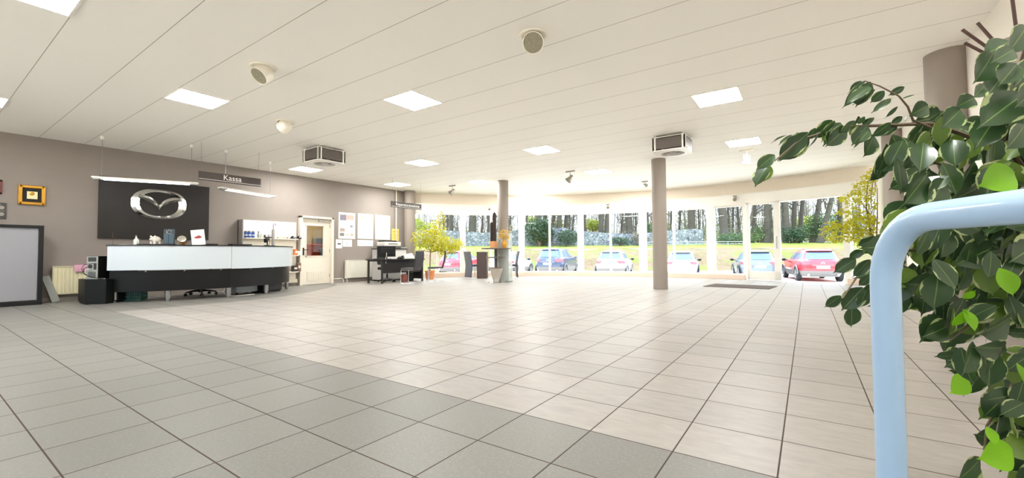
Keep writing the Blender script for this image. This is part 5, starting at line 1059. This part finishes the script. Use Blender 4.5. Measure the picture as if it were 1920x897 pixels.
def bush(px, y0, y1, wpx, D, n, mat, lab, size=.2, seed=1, dz=None):
    r_ = random.Random(seed); zt = .9+(475-y0)*D/800; zb = .9+(475-y1)*D/800; c = atz(px, D, zb); t = thing('shrub', lab, 'shrub', c); h_ = zt-zb; w = wpx*D/800/2; L = MB(); S_ = MB()
    pts = []
    for k in range(7):
        a = r_.uniform(0, 6.28); cc_ = Vector((w*.45*math.cos(a), w*.3*math.sin(a), h_*r_.uniform(.35, .62)))
        q = RTv*cc_.x+FWv*cc_.y+Vector((0, 0, cc_.z)); S_.tube([(0, 0, -.2), q*.5, q], [.05, .035, .015], 6)
        pts += [q+RTv*v.x+FWv*v.y+Vector((0, 0, v.z)) for v in plant_leaves(r_, n//7, (0, 0, 0), (w*.62, w*.5, h_*.42))]
    leafcloud(L, pts, size, r_); L.build('foliage', mat, t); S_.build('stems', M_bark, t)
M_ever = leafmat('evergreen', '#355030', None, .2, .35); M_spring = leafmat('spring_leaf', '#929c30', None, .4, .3); M_mid = leafmat('mid_green', '#4d6637', None, .3, .35)
bush(1012, 408, 461, 62, 43, 4200, M_ever, 'big dark evergreen bush above the dark blue car, before the stone wall', .24, 1); bush(1060, 432, 461, 46, 43, 1700, M_ever, 'lower evergreen bush right of the big one, before the stone wall', .22, 2)
bush(1112, 410, 436, 40, 56, 1200, M_spring, 'yellow-green spring shrub behind the stone wall above the white car', .26, 3); bush(1000, 405, 425, 30, 58, 700, M_spring, 'yellow-green shrub peeking over the big evergreen bush', .26, 4)
bush(1163, 446, 461, 42, 43.3, 800, M_ever, 'low ivy mound at the foot of the ivy-covered trunk', .2, 5); bush(1200, 436, 461, 36, 43.2, 900, pm('dull_leaf', '#7d7668', .9, var=.3), 'dull brown-green mound left of the free-standing column', .22, 6)
bush(1217, 415, 458, 14, 47, 500, M_mid, 'narrow green shrub left of the free-standing column', .2, 7); bush(1385, 440, 461, 90, 45, 1500, M_mid, 'low green undergrowth left of the entrance door', .22, 8)
bush(1300, 425, 459, 60, 55, 700, M_mid, 'loose green undergrowth above the small white hatchback', .22, 9); bush(1425, 425, 461, 60, 50, 1100, M_mid, 'green shrub seen through the door pane', .22, 10)
bush(1490, 425, 461, 56, 47, 1500, M_ever, 'dark green shrub right of the door leaf', .22, 11); bush(1545, 400, 461, 66, 48, 2400, M_mid, 'large mid green shrub above the red car', .24, 12); bush(1590, 385, 461, 60, 50, 2200, M_mid, 'tall green shrub behind the right corner plant', .24, 13); bush(1515, 405, 440, 50, 58, 1100, M_spring, 'yellow-green shrub far behind the leaning trunk', .26, 14)
bush(795, 405, 461, 60, 50, 1800, M_spring, 'yellow-green shrub far left behind the indoor plant', .26, 15); bush(1045, 410, 432, 26, 57, 600, M_spring, 'small yellow shrub between the ivy trunks', .24, 16)
# ------------------------------------------------------------------ parked cars
M_glassc = pm('car_glass', '#5d6f82', .08, var=.05, spec=.9); M_tyre = pm('tyre', '#2a2a2c', .8); M_rim = pm('alloy', '#c6cad0', .3, .7); M_clad = pm('cladding', '#77726f', .6); M_tail = pm('tail_light', '#c23a48', .2, coat=.6); M_plate = pm('number_plate', '#d5dbe6', .5)
CH = ray(1283, 475); CH = Vector((CH.x, CH.y, 0)).normalized(); CRZ = math.atan2(CH.y, CH.x)
def car(px, D, col, ht, lab, wid=1.80, L=4.3, suv=True, dark=False):
    base = atz(px, D, 0); base.z = GZ; t = thing('car', lab, 'car', base, CRZ)
    paint = pm('car_paint'+col, col, .25, .15, .02, coat=.8); w = wid/2; k = ht/1.55
    lev = [(.24, .14, L-.16, .88), (.40, .03, L-.03, .965), (.62, .0, L, 1.0), (.80, .02, L-.05, .995), (.92, .06, L-.25, .965), (1.0, .12, L-.62, .925), (1.02, .17, L-1.2, .88), (1.22, .33, L-1.62, .79), (1.40, .47, L-2.0, .70), (1.50, .60, L-2.25, .62), (1.55, .95, L-2.6, .42)]
    lev = [(z*k, a, b, c*w) for z, a, b, c in lev]
    def at_(z):
        for (z0, a0, b0, w0), (z1, a1, b1, w1) in zip(lev, lev[1:]):
            if z <= z1 or z1 == lev[-1][0]:
                u = max(0, min(1, (z-z0)/(z1-z0))); return a0+(a1-a0)*u, b0+(b1-b0)*u, w0+(w1-w0)*u
    e = 4.6
    def ring(z, off=0, n=56):
        a, b, ww = at_(z); xc = (a+b)/2; hx = (b-a)/2+off; ww += off; o = []
        for j in range(n):
            q = 2*math.pi*j/n; c, s = math.cos(q), math.sin(q); o.append(Vector((xc+hx*math.copysign(abs(c)**(2/e), c), ww*math.copysign(abs(s)**(2/e), s), z)))
        return o
    zs = [v[0] for v in lev]; zz = []
    for a, b in zip(zs, zs[1:]): zz += [a, (a+b)/2]
    zz.append(zs[-1]); rows = [ring(z) for z in zz]
    b = MB().grid(rows, True, closed=True); b.add(rows[-1], [list(range(56))], True); b.add(rows[0], [list(range(56))[::-1]]); b.build('body', paint, t)
    def rear(z, v, off): a, bb, ww = at_(z); xc = (a+bb)/2; hx = (bb-a)/2; return Vector((xc-hx*(1-abs(v)**e)**(1/e)-off, v*ww, z))
    def front(z, v, off): a, bb, ww = at_(z); xc = (a+bb)/2; hx = (bb-a)/2; return Vector((xc+hx*(1-abs(v)**e)**(1/e)+off, v*ww, z))
    def side(z, u, s, off): a, bb, ww = at_(z); xc = (a+bb)/2; hx = (bb-a)/2; return Vector((xc+hx*u, s*(ww*(1-abs(u)**e)**(1/e)+off), z))
    V = lambda a, b, n: [a+(b-a)*i/n for i in range(n+1)]
    MB().slab([[rear(z*k, v*(1-.1*(z-1.08)), .012) for v in V(-.80, .80, 10)] for z in V(1.06, 1.41, 6)], (.01, 0, 0)).build('rear_window', M_glassc, t)
    MB().slab([[front(z*k, v, .012) for v in V(-.82, .82, 10)] for z in V(1.06, 1.42, 6)], (-.01, 0, 0)).build('windscreen', M_glassc, t)
    for s in (-1, 1):
        for u0, u1 in ((-.80, -.52), (-.46, .10), (.16, .72)):
            MB().slab([[side(z*k, u*(1-.25*(z-1.07)), s, .008) for u in V(u0, u1, 6)] for z in V(1.07, 1.38, 4)], (0, -s*.01, 0)).build('side_window', M_glassc, t)
        MB().slab([[rear(z*k, v*s, .014) for v in V(.50 if z > .86 else .56, .975, 8)] for z in V(.80, .95, 4)], (.014, 0, 0)).build('tail_light', M_tail, t)
        MB().slab([[side(z*k, u, s, .012) for u in V(-.985, -.90, 4)] for z in V(.82, .94, 3)], (0, -s*.01, 0)).build('tail_light', M_tail, t)
        m_ = MB().ball((L-1.62, s*(w+.10), 1.02*k), (.09, .10, .075), 14); m_.tube([(L-1.6, s*(w-.12), .99*k), (L-1.6, s*(w+.05), 1.0*k)], .02, 6); m_.build('mirror', W_black if not dark else paint, t)
        MB().lathe([(.05, 0), (.05, -.09), (.038, -.09), (.038, -.01)], (.10, s*w*.62, .335*k), 14, (1, 0, 0)).build('exhaust', W_chrome, t)
    cl = MB(); R0 = [[p for p in ring(z*k, .014)] for z in V(.24, .52 if suv else .36, 4)]; cl.grid(R0, True, closed=True); cl.build('bumper_cladding', M_clad, t)
    MB().slab([[rear(1.44*k, v, .10-.1*i) for v in V(-.85, .85, 8)] for i in (0, 1)], (0, 0, .03)).build('spoiler', paint if dark else W_black, t)
    p_ = rear(.69*k, 0, .012); q = MB().box(p_, (.016, .52, .12), bevel=.004); q.build('number_plate', M_plate, t)
    e_ = MB(); emblem(e_, .075, .058, .012); eo = e_.build('emblem', W_chrome, t); eo.rotation_euler = (0, 0, math.pi); eo.location = rear(.88*k, 0, .004)
    MB().slab([[rear(z*k, v, .009) for v in V(-.45, .45, 6)] for z in (.775, .785)], (.005, 0, 0)).build('trim_strip', W_chrome, t)
    for x in (.82, L-.88):
        for s in (-1, 1):
            wr = .335; c = Vector((x, s*(w-.10), wr)); ty = MB().lathe([(.20, -.105), (wr-.03, -.105), (wr, -.085), (wr, .085), (wr-.03, .105), (.22, .105), (.2, .09)], c, 28, (0, s, 0)); wo = ty.build('wheel', M_tyre, t)
            rm = MB().lathe([(.0, .07), (.05, .075), (.06, .06), (.06, .055)], c, 16, (0, s, 0)); rm.lathe([(.19, .05), (.215, .06), (.222, .1), (.205, .1), (.195, .06)], c, 26, (0, s, 0))
            for j in range(5):
                a = j*2*math.pi/5; u = Vector((math.cos(a), 0, math.sin(a))); rm.tube([c+Vector((0, s*.07, 0))+u*.04, c+Vector((0, s*.075, 0))+u*.205], [.03, .022], 6)
            rm.lathe([(0, .03), (.2, .03)], c, 24, (0, s, 0)); ro = rm.build('rim', M_rim, wo); 
            ar = MB().tube([Vector((x+.40*math.cos(a), s*(w-.004), wr+.40*math.sin(a))) for a in [math.pi*i/14 for i in range(15)]], .03, 6); ar.build('wheel_arch', M_clad if suv else W_black, t)
    return t
car(838, 27.2, '#d23a4c', 1.56, 'red car far left behind the yellow-green indoor plant'); car(935, 26.2, '#eef1f4', 1.5, 'white car mostly hidden behind the bar table and column'); car(1026, 25.0, '#3d4c66', 1.69, 'dark blue car parked outside left, seen through the second window', 1.84, 4.55, dark=True); car(1142, 23.7, '#f2f4f6', 1.52, 'white car with grey bumper parked outside in the middle', 1.78, 4.05); car(1277, 22.2, '#e9eff6', 1.46, 'small white hatchback right of the free-standing column', 1.7, 4.05, False)
car(1425, 21.0, '#6f7c8a', 1.46, 'grey-blue car seen through the entrance door pane', 1.78, 4.4, False); car(1543, 19.3, '#d8323c', 1.5, 'red car parked outside the open entrance on the right', 1.82, 4.4)
# ------------------------------------------------------------------ light
wd = bpy.data.worlds.new('sky'); bpy.context.scene.world = wd; wd.use_nodes = True; nt = wd.node_tree; n = nt.nodes; l = nt.links; bg = n['Background']
tc = n.new('ShaderNodeTexCoord'); sp = n.new('ShaderNodeSeparateXYZ'); l.new(tc.outputs['Generated'], sp.inputs[0])
up_ = n.new('ShaderNodeMath'); up_.operation = 'MULTIPLY_ADD'; up_.inputs[1].default_value = .5; up_.inputs[2].default_value = .5; l.new(sp.outputs[2], up_.inputs[0])
cr = n.new('ShaderNodeValToRGB'); l.new(up_.outputs[0], cr.inputs['Fac']); e = cr.color_ramp.elements; e[0].position = .48; e[0].color = (.95, .90, .82, 1); e[1].position = .875; e[1].color = (.55, .75, 1, 1)  # pale ground glow below the horizon, added to throw light up at the ceiling
for ps, cl_ in ((.505, (.26, .30, .33, 1)), (.61, (.34, .39, .43, 1)), (.725, (.9, .97, 1, 1))): k_ = e.new(ps); k_.color = cl_
l.new(cr.outputs[0], bg.inputs['Color']); bg.inputs['Strength'].default_value = SKY_E
sd = bpy.data.lights.new('sun', 'SUN'); so = bpy.data.objects.new('sun', sd); C.objects.link(so); sd.energy = SUN_E; sd.angle = R(.6); sd.color = (1, .95, .86)
so.rotation_euler = Vector((-.22, .44, .87)).to_track_quat('Z', 'Y').to_euler()
sc = bpy.context.scene; sc.view_settings.view_transform = 'Standard'; sc.view_settings.look = 'None'; sc.view_settings.exposure = EXPO; sc.view_settings.gamma = 1; sc.view_settings.use_curve_mapping = False
